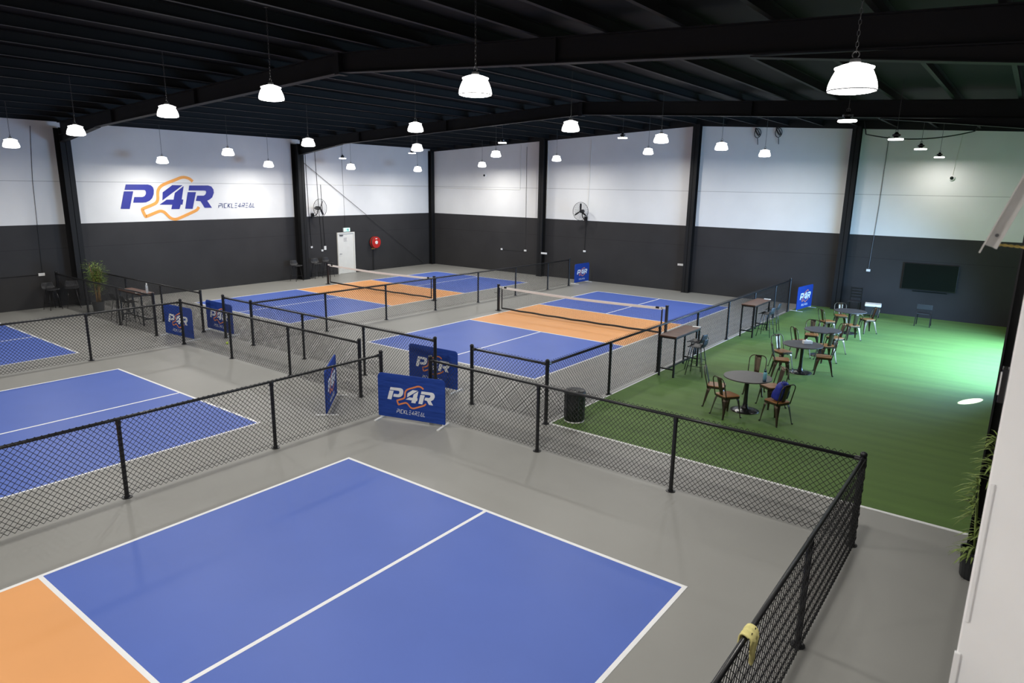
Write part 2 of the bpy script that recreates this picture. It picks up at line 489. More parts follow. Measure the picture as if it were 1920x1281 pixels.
# ------------------------------------------------------------------ chain link fences
RAIL_Z = 1.215
PITCH = 0.041
def fence(label, posts):
    """posts: list of (x, y, tall). One connected fence run."""
    ox, oy = posts[0][0], posts[0][1]
    t = thing('chain_link_fence', label, 'fence', (ox, oy, 0), 0, 'low black chain-link fences')
    P = [(x - ox, y - oy, tl) for x, y, tl in posts]
    for x, y, tl in P:
        if tl is None: continue
        r = 0.038 if tl else 0.031
        h = 1.29 if tl else RAIL_Z - 0.01
        po = MB().lathe([(r, 0.008), (r, h)], 14, (x, y, 0)).build('post', M['black'], t, True)
        po.modifiers.new('ws', 'EDGE_SPLIT')
        MB().lathe([(0.075, 0), (0.075, 0.010), (r + 0.012, 0.014), (r + 0.010, 0.03)], 12, (x, y, 0)).build('base_plate', M['black'], po)
        if tl:
            MB().lathe([(r + 0.005, h - 0.03), (r + 0.005, h), (r * 0.8, h + 0.018), (0.008, h + 0.026)], 14, (x, y, 0)).build('cap', M['black'], po, True)
        else:
            MB().lathe([(r + 0.006, h - 0.075), (r + 0.006, h - 0.02), (0.03, h + 0.01)], 14, (x, y, 0)).build('cap', M['black'], po)
    # corner points split the run into straight legs
    legs = [[P[0]]]
    for i in range(1, len(P)):
        legs[-1].append(P[i])
        if i + 1 < len(P):
            a = Vector((P[i][0] - P[i - 1][0], P[i][1] - P[i - 1][1])).normalized()
            b = Vector((P[i + 1][0] - P[i][0], P[i + 1][1] - P[i][1])).normalized()
            if a.dot(b) < 0.9: legs.append([P[i]])
    for leg in legs:
        a = Vector((leg[0][0], leg[0][1], 0)); b = Vector((leg[-1][0], leg[-1][1], 0))
        d = (b - a); Ln = d.length; d.normalize(); nrm = Vector((-d.y, d.x, 0))
        MB().tube([a + Vector((0, 0, RAIL_Z)), b + Vector((0, 0, RAIL_Z))], 0.024, 12).build('top_rail', M['black'], t, True)
        if leg[0][2]: MB().tube([a + d * 0.035 + Vector((0, 0, RAIL_Z)), a + d * 0.10 + Vector((0, 0, RAIL_Z))], 0.031, 10).build('rail_cup', M['black'], t)
        if leg[-1][2]: MB().tube([b - d * 0.035 + Vector((0, 0, RAIL_Z)), b - d * 0.10 + Vector((0, 0, RAIL_Z))], 0.031, 10).build('rail_cup', M['black'], t)
        off = nrm * 0.045
        mb = MB()
        n = int(Ln / PITCH)
        rows = 29
        zt = RAIL_Z + 0.045; zb = 0.035; st = (zt - zb) / rows
        r = 0.0038
        vs = mb.v; fs = mb.f
        dx, dy = d.x, d.y
        for i in range(n + 1):
            u0 = min(i * PITCH + (Ln - n * PITCH) / 2, Ln)
            base = len(vs)
            for k in range(rows + 1):
                s = 1 if (k + i) % 2 else -1
                u = u0 + s * PITCH * 0.5
                if u < 0.0: u = 0.0
                if u > Ln: u = Ln
                z = zb + k * st
                wv = (0.0035 if (k // 2) % 2 else -0.0035)
                cx = a.x + dx * u + off.x + nrm.x * wv; cy = a.y + dy * u + off.y + nrm.y * wv
                for ca, cb in ((r, 0), (0, r), (-r, 0), (0, -r)):
                    vs.append((cx + nrm.x * ca + dx * cb * 1.4, cy + nrm.y * ca + dy * cb * 1.4, z))
            for k in range(rows):
                q = base + k * 4
                for j in range(4):
                    j2 = (j + 1) % 4
                    fs.append((q + j, q + j2, q + 4 + j2, q + 4 + j))
        mb.build('chain_link_mesh', M['pvc'], t)
        MB().tube([a + off * 0.7 + Vector((0, 0, 0.10)), b + off * 0.7 + Vector((0, 0, 0.10))], 0.0025, 5).build('tension_wire', M['pvc'], t)
    return t

T, N = True, False
fence('chain-link fence run between the foreground court and the second court', [(-1.32, 1.95, T), (-1.32, -0.54, N), (-1.32, -3.03, N), (-1.32, -5.52, N), (-1.32, -8.0, N)])
fence('L-shaped chain-link fence with a yellow cloth, turning the corner near the turf', [(-0.27, 2.28, T), (2.32, 2.28, N), (4.85, 2.28, N), (7.41, 2.28, T), (7.41, -0.28, N), (7.41, -2.85, N), (7.41, -5.42, N)])
fence('L-shaped chain-link fence behind the second court, ending beside the narrow-looking banner', [(-2.46, 2.36, T), (-5.03, 2.36, N), (-7.59, 2.36, N), (-10.07, 2.36, T), (-10.07, -0.07, N), (-10.07, -2.55, N), (-10.07, -5.05, N)])
fence('chain-link fence in front of the bamboo plant and its bar table', [(-11.72, 2.38, T), (-14.12, 2.38, N), (-16.5, 2.38, N), (-18.9, 2.38, T)])
fence('chain-link fence behind the bamboo plant, running out from the logo wall', [(-11.2, 3.56, T), (-13.7, 3.56, N), (-16.2, 3.56, N), (-18.7, 3.56, T)])
fence('chain-link fence along the near end of the two netted courts', [(-9.94, 3.56, T), (-8.5, 3.56, T), (-6.13, 3.56, N), (-3.73, 3.56, N), (-1.36, 3.56, T)])
fence('chain-link fence between the two courts with nets, reaching toward the back wall', [(-8.5, 3.60, None), (-8.5, 6.12, N), (-8.5, 8.62, N), (-8.5, 11.05, N), (-8.45, 13.45, N), (-8.4, 15.85, N), (-8.35, 18.2, N), (-8.3, 19.9, T)])
fence('L-shaped chain-link fence along the edge of the turf, beside the bin and bar tables', [(-0.28, 3.54, T), (1.64, 3.54, T), (1.64, 6.04, N), (1.64, 8.54, N), (1.64, 11.0, N), (1.64, 13.45, N), (1.64, 15.9, N), (1.64, 18.2, N), (1.68, 19.9, T)])

# ------------------------------------------------------------------ nets
def make_net(label, x, y):
    t = thing('pickleball_net', label, 'net', (x, y, 0), 0, 'pickleball nets')
    def ztop(u): return 0.865 + 0.05 * (abs(u) / 3.2) ** 1.6
    for s in (-1, 1):
        po = MB().box(s * 3.36 - 0.038, s * 3.36 + 0.038, -0.038, 0.038, 0.01, 0.985).build('post', M['black'], t, bevel=0.006)
        MB().lathe([(0.12, 0), (0.12, 0.012), (0.05, 0.016)], 16, (s * 3.36, 0, 0)).build('base_plate', M['black'], po)
        MB().box(s * 3.36 - 0.042, s * 3.36 + 0.042, -0.042, 0.042, 0.965, 0.99).build('cap', M['black'], po)
        MB().box(s * 3.20 - 0.02, s * 3.20 + 0.02, -0.008, 0.008, 0.09, 0.90).build('side_tape', M['pvc'], t)
        MB().box(min(s * 3.17, s * 3.32), max(s * 3.17, s * 3.32), -0.012, 0.012, 0.865, 0.925).build('strap', M['white'], t)
        MB().box(min(s * 2.98, s * 3.10), max(s * 2.98, s * 3.10), -0.017, 0.017, ztop(3.0) - 0.05, ztop(3.0) + 0.012).build('logo_patch', M['pvc'], t)
    MB().tube([(3.4, 0, 0.70), (3.52, 0, 0.70), (3.53, 0, 0.64)] if False else [(-3.40, 0, 0.66), (-3.55, 0, 0.66)], 0.012, 8).build('winch_handle', M['chain'], t)
    g = MB()
    g.grid(lambda u, v: (-3.2 + 6.4 * u, 0.012 if v < 0.5 else -0.012, ztop(-3.2 + 6.4 * u) - 0.06 * (1 - abs(2 * v - 1)) if 0 else ztop(-3.2 + 6.4 * u) - (0.08 if v in (0, 1) else 0.0)), 40, 4)
    g.build('top_tape', M['white'], t)
    MB().tube([(-3.2 + 0.16 * i, 0, 0.105 + 0.006 * math.sin(i * 0.9) - 0.02 * math.sin(PI * i / 40)) for i in range(41)], 0.033, 6).build('bottom_tape', M['pvc'], t)
    nb = MB()
    for i in range(142):
        u = -3.2 + 0.0455 * i
        nb.tube([(u, 0, 0.10), (u, 0, ztop(u) - 0.05)], 0.0012, 3)
    for k in range(17):
        nb.tube([(-3.2 + 0.8 * i, 0, 0.13 + (ztop(-3.2 + 0.8 * i) - 0.17) * k / 16) for i in range(9)], 0.0012, 3)
    nb.build('netting', M['pvc'], t)
    return t
make_net('pickleball net with white top tape on the court beside the turf', -3.37, 5.93 + CL / 2 - 0.05)
make_net('pickleball net with white top tape on the court before the white door', -13.37, 6.015 + CL / 2 - 0.15)

# ------------------------------------------------------------------ logo
LOGO = dict(
 Pb=[(-0.426, 0.125), (-0.212, 0.127), (-0.179, 0.119), (-0.159, 0.097), (-0.154, 0.069), (-0.161, 0.026), (-0.18, -0.012), (-0.208, -0.037), (-0.247, -0.053), (-0.281, -0.056), (-0.373, -0.055), (-0.357, 0.001), (-0.275, 0.001), (-0.253, 0.01), (-0.239, 0.03), (-0.236, 0.053), (-0.243, 0.068), (-0.259, 0.071), (-0.443, 0.071)],
 Ps=[(-0.45, 0.057), (-0.361, 0.058), (-0.414, -0.117), (-0.5, -0.115)],
 Fa=[(0.044, 0.123), (0.152, 0.122), (-0.076, -0.034), (-0.065, 0.048)],
 Fb=[(-0.109, -0.078), (-0.03, -0.027), (0.043, -0.028), (0.063, 0.042), (0.164, 0.114), (0.13, -0.026), (0.147, -0.028), (0.133, -0.081), (0.114, -0.081), (0.096, -0.127), (0.009, -0.126), (0.024, -0.08)],
 Rb=[(0.227, 0.121), (0.439, 0.123), (0.477, 0.112), (0.498, 0.08), (0.5, 0.044), (0.476, -0.006), (0.445, -0.028), (0.415, -0.042), (0.463, -0.119), (0.379, -0.118), (0.338, -0.046), (0.286, -0.042), (0.305, 0.013), (0.381, 0.013), (0.401, 0.026), (0.413, 0.049), (0.41, 0.064), (0.391, 0.068), (0.215, 0.068)],
 Rs=[(0.204, 0.051), (0.295, 0.051), (0.241, -0.127), (0.159, -0.125)])
PADDLE = [(0.268, 0.163), (0.242, 0.189), (0.207, 0.203), (0.171, 0.207), (0.134, 0.2), (0.087, 0.18), (-0.041, 0.133), (-0.087, 0.105), (-0.112, 0.069), (-0.12, 0.026), (-0.12, -0.016), (-0.133, -0.05), (-0.16, -0.071), (-0.287, -0.118), (-0.292, -0.127), (-0.266, -0.197), (-0.255, -0.197), (-0.129, -0.148), (-0.103, -0.143), (-0.069, -0.154), (-0.038, -0.19), (-0.014, -0.217), (0.02, -0.233), (0.056, -0.234), (0.113, -0.213), (0.266, -0.152), (0.296, -0.135), (0.313, -0.108)]
GLYPH = {
 'P': (0.62, [[(0, 0), (0, 0.66)], [(0, 1), (0.6, 1), (0.6, 0.48), (0.13, 0.48)]]),
 'I': (0.06, [[(0, 0), (0, 1)]]),
 'C': (0.58, [[(0.58, 1), (0, 1), (0, 0), (0.58, 0)]]),
 'K': (0.56, [[(0, 0), (0, 1)], [(0.56, 1), (0.12, 0.5), (0.56, 0)]]),
 'L': (0.52, [[(0, 1), (0, 0), (0.52, 0)]]),
 'E': (0.58, [[(0, 1), (0.58, 1)], [(0, 0.5), (0.55, 0.5)], [(0, 0), (0.58, 0)]]),
 '4': (0.64, [[(0.46, 0), (0.46, 1), (0, 0.28), (0.64, 0.28)]]),
 'R': (0.6, [[(0, 0), (0, 0.66)], [(0, 1), (0.6, 1), (0.6, 0.5), (0.14, 0.5)], [(0.3, 0.5), (0.6, 0)]]),
 'A': (0.66, [[(0, 0), (0.34, 1), (0.66, 0), (0.2, 0)]]),
}
def chaikin(p, it=2):
    for _ in range(it):
        q = [p[0]]
        for a, b in zip(p[:-1], p[1:]):
            q.append((a[0] * 0.75 + b[0] * 0.25, a[1] * 0.75 + b[1] * 0.25))
            q.append((a[0] * 0.25 + b[0] * 0.75, a[1] * 0.25 + b[1] * 0.75))
        q.append(p[-1]); p = q
    return p
def stroke_poly(pts, wd):
    L = []; Rr = []
    n = len(pts)
    for i in range(n):
        a = Vector(pts[max(i - 1, 0)]); b = Vector(pts[i]); c = Vector(pts[min(i + 1, n - 1)])
        d1 = (b - a).normalized() if i > 0 else (c - b).normalized()
        d2 = (c - b).normalized() if i < n - 1 else d1
        n1 = Vector((-d1.y, d1.x)); n2 = Vector((-d2.y, d2.x))
        m = (n1 + n2)
        m = m.normalized() if m.length > 1e-6 else n1
        k = min(1.0 / max(m.dot(n1), 0.35), 2.2)
        L.append(b + m * (wd / 2 * k)); Rr.append(b - m * (wd / 2 * k))
    return L, Rr
def add_stroke(mb, pts, wd, fn, d0, d1):
    L, Rr = stroke_poly(pts, wd)
    for i in range(len(pts) - 1):
        mb.prism([(Rr[i].x, Rr[i].y), (Rr[i + 1].x, Rr[i + 1].y), (L[i + 1].x, L[i + 1].y), (L[i].x, L[i].y)], fn, d0, d1)
def add_logo(parent, fn, d, ml, mo):
    """fn(a, b, d) maps logo units (width 1) and depth to a local point"""
    for nm, keys in (('letter_p', ('Pb', 'Ps')), ('numeral_four', ('Fa', 'Fb')), ('letter_r', ('Rb', 'Rs'))):
        mb = MB()
        for kk in keys: mb.prism(LOGO[kk], fn, 0.0, d)
        mb.build(nm, ml, parent)
    mb = MB()
    add_stroke(mb, chaikin(PADDLE, 2), 0.030, fn, 0.0, d)
    mb.build('paddle_outline', mo, parent)
def add_word(parent, fn, d, mt, wd=0.125):
    """PICKLE4REAL scaled to width 1"""
    mb = MB()
    adv = 0.0; strokes = []
    for ch in 'PICKLE4REAL':
        wch, st = GLYPH[ch]
        for s in st: strokes.append([(adv + a + 0.2 * b, b) for a, b in s])
        adv += wch + 0.36
    tot = adv - 0.36 + 0.2
    k = 1.0 / tot
    for s in strokes:
        add_stroke(mb, [(a * k - 0.5, b * k) for a, b in s], wd * k, fn, 0.0, d)
    mb.build('wordmark', mt, parent)

lg = thing('wall_logo', 'large blue and orange P4R logo with PICKLE4REAL lettering on the white wall', 'logo', (XL, 6.849, 3.892))
SL = 3.812
add_logo(lg, lambda a, b, d: (d, a * SL, b * SL), 0.012, M['logo_b'], M['logo_o'])
add_word(lg, lambda a, b, d: (d, 2.94 + a * 1.74, -0.46 + b * 1.74), 0.012, M['logo_n'])

# ------------------------------------------------------------------ banners
def make_banner(label, pl, pr):
    """stand-up banner; pl and pr are its left and right lower ends seen from the printed face"""
    pl = Vector((pl[0], pl[1], 0)); pr = Vector((pr[0], pr[1], 0))
    c = (pl + pr) / 2; d = pr - pl; W_ = d.length
    t = thing('banner_stand', label, 'banner', c, math.atan2(d.y, d.x), 'blue stand-up court banners')
    hw = W_ / 2; z0, z1 = 0.055, 0.945; rc = 0.085
    poly = []
    for cx, cz, a0 in ((hw - rc, z1 - rc, 0), (-hw + rc, z1 - rc, 90)):
        for i in range(7):
            a = R(a0 + 15 * i); poly.append((cx + rc * math.cos(a), cz + rc * math.sin(a)))
    r2 = 0.02
    for cx, cz, a0 in ((-hw + r2, z0 + r2, 180), (hw - r2, z0 + r2, 270)):
        for i in range(4):
            a = R(a0 + 30 * i); poly.append((cx + r2 * math.cos(a), cz + r2 * math.sin(a)))
    MB().prism(poly, lambda a, b, dd: (a, dd, b), 0.016, -0.016).build('fabric_panel', M['banner'], t, bevel=0.008)
    for s in (-1, 1):
        MB().tube([(s * (hw - 0.05), 0, 0.02), (s * (hw - 0.05), 0, 0.075)], 0.014, 8).build('pole', M['white'], t)
        MB().bar((s * (hw - 0.05), -0.23, 0.012), (s * (hw - 0.05), 0.23, 0.012), 0.045, 0.022).build('foot', M['white'], t)
    s = W_ * 0.71
    fn = lambda a, b, dd: (a * s, -0.0165 - dd, 0.545 + b * s)
    add_logo(t, fn, 0.003, M['print_w'], M['print_o'])
    s2 = W_ * 0.43
    add_word(t, lambda a, b, dd: (a * s2, -0.0165 - dd, 0.165 + b * s2 * 1.15), 0.003, M['print_w'])
    return t
make_banner('nearest blue P4R banner, wrinkled, standing in the fence gap', (-1.14, 1.70), (0.28, 2.11))
make_banner('blue P4R banner directly behind the nearest banner, crossed by fence posts', (-2.48, 3.86), (-1.06, 3.96))
make_banner('blue P4R banner seen almost edge-on beside the end of a fence', (-1.97, 1.06), (-2.94, 2.08))
make_banner('blue P4R banner at left, behind the corner post of the second court fence', (-11.72, 2.67), (-10.27, 2.76))
make_banner('blue P4R banner at the left corner of the court before the white door', (-11.5, 3.87), (-10.0, 3.85))
make_banner('small far blue P4R banner on grey floor against the back wall', (-8.40, 20.55), (-8.36, 21.80))
make_banner('blue P4R banner on the turf at the far end of the turf-side fence', (1.92, 20.15), (2.10, 21.60))

# ------------------------------------------------------------------ lamps
def make_dome(label, loc):
    t = thing('dome_pendant_lamp', label, 'lamp', loc, 0, 'glowing white dome pendant lamps')
    pr = []
    for i in range(11):
        a = i / 10
        pr.append((0.145 + 0.062 * math.sin(a * PI / 2), 0.195 - 0.185 * a))
    MB().lathe([(0.165, 0.205), (0.165, 0.195)] + pr, 32, caps=False).build('shade', M['shade'], t, True, solid=0.004)
    MB().lathe([(0.207, 0.012), (0.212, 0.006), (0.207, 0.0)], 32, caps=False).build('rim', M['chain'], t)
    MB().lathe([(0.204, 0.008), (0.17, -0.008), (0.1, -0.018), (0.01, -0.022)], 32).build('diffuser', M['diff'], t, True)
    MB().lathe([(0.165, 0.205), (0.11, 0.226), (0.05, 0.242), (0.02, 0.246)], 24).build('shade_top', M['shade'], t)
    MB().lathe([(0.045, 0.244), (0.05, 0.25), (0.045, 0.275), (0.015, 0.29)], 16).build('driver_housing', M['chain'], t)
    zt = zroof(loc[0]) - loc[2]
    MB().tube([(0.028 * math.cos(a), 0, 0.315 + 0.03 * math.sin(a)) for a in [2 * PI * i / 14 for i in range(14)]], 0.006, 6, True).build('hook', M['chain'], t)
    ch = MB()
    n = int((zt - 0.34) / 0.045)
    for i in range(n):
        zz = 0.34 + i * (zt - 0.34) / n; h = (zt - 0.34) / n * 0.62
        o = 0.011
        if i % 2: pts = [(-o, 0, zz), (-o, 0, zz + h), (0, 0, zz + h + 0.012), (o, 0, zz + h), (o, 0, zz), (0, 0, zz - 0.012)]
        else: pts = [(0, -o, zz), (0, -o, zz + h), (0, 0, zz + h + 0.012), (0, o, zz + h), (0, o, zz), (0, 0, zz - 0.012)]
        ch.tube(pts, 0.0032, 4, True)
    ch.build('chain', M['chain'], t)
    MB().box(-0.03, 0.03, -0.03, 0.03, zt - 0.012, zt + 0.006).build('ceiling_hook', M['chain'], t)
    add_light(t, 0.36, LAMP_W)
    return t
def add_light(t, size, watts):
    l = bpy.data.lights.new('lamp_light', 'AREA'); l.shape = 'DISK'; l.size = size; l.energy = watts; l.color = (1.0, 0.975, 0.925)
    o = bpy.data.objects.new('lamp_light', l); COL.objects.link(o); o.parent = t; o.location = (0, 0, -0.03)
    return o
def make_disc(label, loc):
    t = thing('disc_high_bay_lamp', label, 'lamp', loc, 0, 'flat disc high-bay lamps')
    MB().lathe([(0.150, 0.030), (0.156, 0.015), (0.150, 0.0), (0.02, -0.006)], 32).build('diffuser', M['diff'], t, True)
    MB().lathe([(0.152, 0.031), (0.06, 0.045), (0.045, 0.07), (0.085, 0.085), (0.09, 0.12), (0.05, 0.135), (0.03, 0.17)], 24).build('driver_housing', M['blkmet'], t)
    zt = zroof(loc[0]) - loc[2]
    MB().tube([(0, 0, 0.17), (0.004, 0, 0.5 * zt), (0, 0, zt - 0.001)], 0.006, 6).build('suspension_cable', M['chain'], t)
    MB().tube([(0.03 * math.cos(a), 0, 0.20 + 0.03 * math.sin(a)) for a in [2 * PI * i / 12 for i in range(12)]], 0.005, 5, True).build('hook', M['chain'], t)
    add_light(t, 0.26, DISC_W)
    return t

DOMES = [
 ('largest white dome lamp, hanging nearest above the turf corner', (7.2, 0.10, 5.45)),
 ('white dome lamp second from right in the nearest row, above the foreground court', (2.85, -0.06, 5.67)),
 ('white dome lamp third from right in the nearest row', (-1.92, 0.21, 5.92)),
 ('white dome lamp fourth from right in the nearest row, left of the rafter bend', (-6.11, 0.52, 5.86)),
 ('white dome lamp second from left in the nearest row, by the left column', (-10.64, 0.45, 5.62)),
 ('leftmost white dome lamp in the photo, left of the left column', (-14.85, 0.33, 5.40)),
 ('white dome lamp right of centre, rightmost of the second row', (-0.32, 7.14, 5.84)),
 ('white dome lamp in the second row, directly above another lamp at the centre', (-4.8, 6.48, 5.93)),
 ('white dome lamp in front of the column between logo and door', (-9.76, 6.70, 5.67)),
 ('white dome lamp to the upper right of the wall logo', (-14.11, 6.54, 5.44)),
 ('white dome lamp close to the wall just above the logo', (-17.46, 5.86, 5.17)),
 ('white dome lamp close to the logo wall, left of the wall column', (-17.45, 10.32, 5.17)),
 ('white dome lamp below the centre lamp of the second row, left of the corner', (-9.04, 10.76, 5.71)),
 ('white dome lamp above the back wall column under the ridge, left of it', (-0.03, 11.44, 5.82)),
 ('white dome lamp close to the logo wall above the white door', (-16.98, 14.34, 5.19)),
 ('small white dome lamp nearest the far corner, on its left side', (-16.78, 18.5, 5.20)),
 ('white dome lamp above the back wall, upper of the two right of the corner', (-9.17, 15.39, 5.70)),
 ('small white dome lamp above the back wall, lower of the two right of the corner', (-13.85, 20.13, 5.46)),
 ('small white dome lamp above the wall fan on the back wall', (-9.0, 19.6, 5.69)),
 ('small white dome lamp left of the ridge column on the back wall', (-4.25, 19.2, 5.905)),
 ('white dome lamp right of the ridge column, left one of that bay', (0.24, 15.40, 5.81)),
 ('white dome lamp right of the ridge column, right one of that bay', (0.55, 18.9, 5.745)),
]
for lb, loc in DOMES: make_dome(lb, loc)
for yv in (-6.3, -12.3):
    for xv in (-15.0, -10.6, -6.1, -1.9, 2.85, 6.6):
        make_dome('white dome lamp above the near half of the hall, outside the view', (xv, yv, 6.0 - 0.052 * abs(xv + 3.4)))
for lb, loc in [
 ('disc lamp hanging directly below the largest dome lamp', (5.83, 6.51, 5.75)),
 ('disc lamp nearest in the row of three above the screen', (5.96, 10.86, 5.70)),
 ('middle disc lamp in the row of three above the screen', (5.87, 15.69, 5.73)),
 ('smallest and farthest disc lamp in the row of three above the screen', (5.82, 20.83, 5.72)),
 ('disc lamp near the ridge, left of the ridge column', (-2.52, 13.77, 6.14)),
 ('disc lamp above the back wall, right of the far corner', (-7.57, 13.77, 6.10)),
 ('dim disc lamp partly behind the centre dome lamp', (-13.3, 14.7, 5.85)),
 ('small disc lamp close to the logo wall above the exit sign', (-17.5, 14.3, 5.66))]:
    make_disc(lb, loc)

# ------------------------------------------------------------------ cafe chairs and round tables
def make_chair(label):
    t = thing('cafe_chair', label, 'chair', (0, 0, 0), 0, 'bronze metal cafe chairs with wooden seats')
    poly = []
    for cx, cy, a0 in ((0.13, 0.13, 0), (-0.13, 0.115, 90), (-0.13, -0.115, 180), (0.13, -0.13, 270)):
        for i in range(6):
            a = R(a0 + 18 * i); poly.append((cx + 0.055 * math.cos(a), cy + 0.055 * math.sin(a)))
    MB().prism(poly, lambda a, b, d: (a, b, d), 0.448, 0.466).build('seat', M['seatw'], t, bevel=0.006)
    fr = MB()
    fr.prism([(a * 1.02, b * 1.02) for a, b in poly], lambda a, b, d: (a, b, d), 0.405, 0.447)
    fr.build('seat_frame', M['chairmet'], t, bevel=0.004)
    for sx, sy in ((1, 1), (1, -1), (-1, 1), (-1, -1)):
        top = Vector((sx * 0.145, sy * 0.145, 0.435)); mid = Vector((sx * 0.172, sy * 0.172, 0.36)); bot = Vector((sx * (0.205 if sx > 0 else 0.235), sy * 0.215, 0.0))
        lg_ = MB()
        o1 = Vector((-sx, sy, 0)).normalized()          # along the sheet
        n_ = Vector((sx, sy, 0)).normalized()
        secs = [(top, 0.12), (mid, 0.105), (mid.lerp(bot, 0.35), 0.068), (mid.lerp(bot, 0.7), 0.046), (bot, 0.034)]
        vs = []
        for p, wd in secs:                              # angled sheet: a V section
            for a, b in ((-wd / 2, -wd * 0.30), (0, 0.0), (wd / 2, -wd * 0.30), (wd / 2, -wd * 0.30 - 0.006), (0, -0.008), (-wd / 2, -wd * 0.30 - 0.006)):
                vs.append(p + o1 * a + n_ * b)
        fs = []
        for i in range(len(secs) - 1):
            for j in range(6):
                fs.append((i * 6 + j, i * 6 + (j + 1) % 6, (i + 1) * 6 + (j + 1) % 6, (i + 1) * 6 + j))
        fs.append(tuple(range(5, -1, -1))); fs.append(tuple((len(secs) - 1) * 6 + j for j in range(6)))
        lg_.add(vs, fs)
        lo_ = lg_.build('leg', M['chairmet'], t)
        MB().lathe([(0.017, 0), (0.017, 0.022)], 8, tuple(bot)).build('rubber_foot', M['pvc'], lo_)
    def back(z): return -0.165 - 0.10 * (z - 0.44) / 0.41
    pts = []
    for z in (0.41, 0.52, 0.63, 0.72): pts.append((back(z), -0.185, z))
    for i in range(1, 7):
        a = PI + (PI / 2) * i / 6
        pts.append((back(0.74 + 0.105 * -math.sin(a)), -0.08 + 0.105 * math.cos(a), 0.74 - 0.105 * math.sin(a)))
    pts += [(q[0], -q[1], q[2]) for q in reversed(pts)]
    MB().tube(pts, 0.011, 8).build('back_frame', M['chairmet'], t, True)
    MB().grid(lambda u, v: (back(0.44 + 0.405 * v) + 0.010 - 0.012 * (2 * u - 1) ** 2 * -1, (u - 0.5) * (0.105 + 0.045 * v), 0.44 + 0.405 * v), 6, 6).build('back_slat', M['chairmet'], t, True, solid=0.003)
    return t
CH = [
 ('bronze cafe chair at the far left of the nearest round table, seen from its side', 3.80, 6.84, 15),
 ('bronze cafe chair with its back to the near left of the nearest round table', 4.24, 6.30, 57),
 ('bronze cafe chair pulled back behind the nearest round table', 4.18, 8.24, -80),
 ('empty bronze cafe chair on the right of the nearest table, behind the bottle', 4.76, 7.55, -128),
 ('bronze cafe chair holding the blue backpack', 5.16, 6.55, 154),
 ('cafe chair with a bright reflecting back, left of the table with the tissue box', 3.98, 11.02, -34),
 ('bronze cafe chair in front left of the table with the tissue box', 4.22, 10.10, 22),
 ('bronze cafe chair between the tissue box table and the table behind it', 4.03, 12.62, 45),
 ('bronze cafe chair at right of the tissue box table, turned three-quarters', 4.98, 11.12, -165),
 ('bronze cafe chair right behind the tissue box table, back toward the viewer', 4.72, 12.52, 128),
 ('bronze cafe chair behind the left side of the third round table', 4.04, 13.74, -77),
 ('bronze cafe chair behind the right side of the third round table', 4.68, 13.74, -130),
 ('bronze cafe chair on the left of the farthest round table', 3.88, 16.30, 42),
 ('cafe chair with a bright reflecting back behind the farthest round table', 4.00, 17.68, -66),
 ('bronze cafe chair in front right of the farthest round table', 4.66, 16.12, 122),
 ('bronze cafe chair on the right of the farthest round table, near the wall', 4.84, 17.56, -140),
]
base_chair = make_chair(CH[0][0])
for i, (lb, cx, cy, ang) in enumerate(CH):
    if i == 0:
        base_chair.location = (cx, cy, 0.012); base_chair.rotation_euler = (0, 0, R(ang))
    else:
        dup(base_chair, lb, (cx, cy, 0.012), R(ang))

def make_table(label):
    t = thing('round_cafe_table', label, 'table', (0, 0, 0), 0, 'round charcoal cafe tables')
    MB().lathe([(0.47, 0.715), (0.485, 0.722), (0.485, 0.738), (0.478, 0.742), (0.01, 0.742)], 48).build('tabletop', M['tabtop'], t)
    MB().lathe([(0.09, 0.03), (0.062, 0.07), (0.045, 0.16), (0.038, 0.35), (0.042, 0.60), (0.055, 0.68), (0.06, 0.714)], 24).build('pedestal', M['blkmet'], t, True)
    MB().lathe([(0.29, 0.0), (0.29, 0.008), (0.21, 0.018), (0.10, 0.032), (0.06, 0.05)], 36).build('base', M['blkmet'], t, True)
    return t
tb = make_table('nearest round charcoal table, holding the light blue bottle')
tb.location = (4.43, 6.90, 0.012)
dup(tb, 'round charcoal table holding the white tissue box', (4.50, 10.88, 0.012))
dup(tb, 'third round charcoal table, behind the one with the tissue box', (4.44, 13.18, 0.012))
dup(tb, 'farthest round charcoal table, near the back wall', (4.38, 17.08, 0.012))

bt = thing('water_bottle', 'light blue drink bottle with a dark lid on the nearest round table', 'bottle', (4.82, 6.74, 0.755))
MB().lathe([(0.034, 0.0), (0.037, 0.01), (0.037, 0.045)], 20).build('base_boot', M['bottled'], bt, True)
MB().lathe([(0.036, 0.045), (0.036, 0.17), (0.033, 0.185), (0.026, 0.20)], 20).build('body', M['bottle'], bt, True)
MB().lathe([(0.027, 0.20), (0.027, 0.235), (0.02, 0.24)], 20).build('lid', M['bottled'], bt)
MB().tube([(0.02, 0, 0.235), (0.022, 0, 0.262), (-0.022, 0, 0.262), (-0.02, 0, 0.235)], 0.005, 6).build('carry_loop', M['bottled'], bt)
tx = thing('tissue_box', 'white tissue box on the second round table', 'tissue box', (4.57, 11.0, 0.755), R(37))
MB().box(-0.11, 0.11, -0.06, 0.06, 0, 0.085).build('box', M['tissue'], tx, bevel=0.012)
MB().grid(lambda u, v: (0.03 * math.cos(u * 2 * PI) * (1.2 - v) - 0.03, 0.022 * math.sin(u * 2 * PI) * (1.2 - v), 0.084 + 0.035 * v + 0.006 * math.sin(u * 14)), 16, 4).build('tissue', M['tissue'], tx, True)

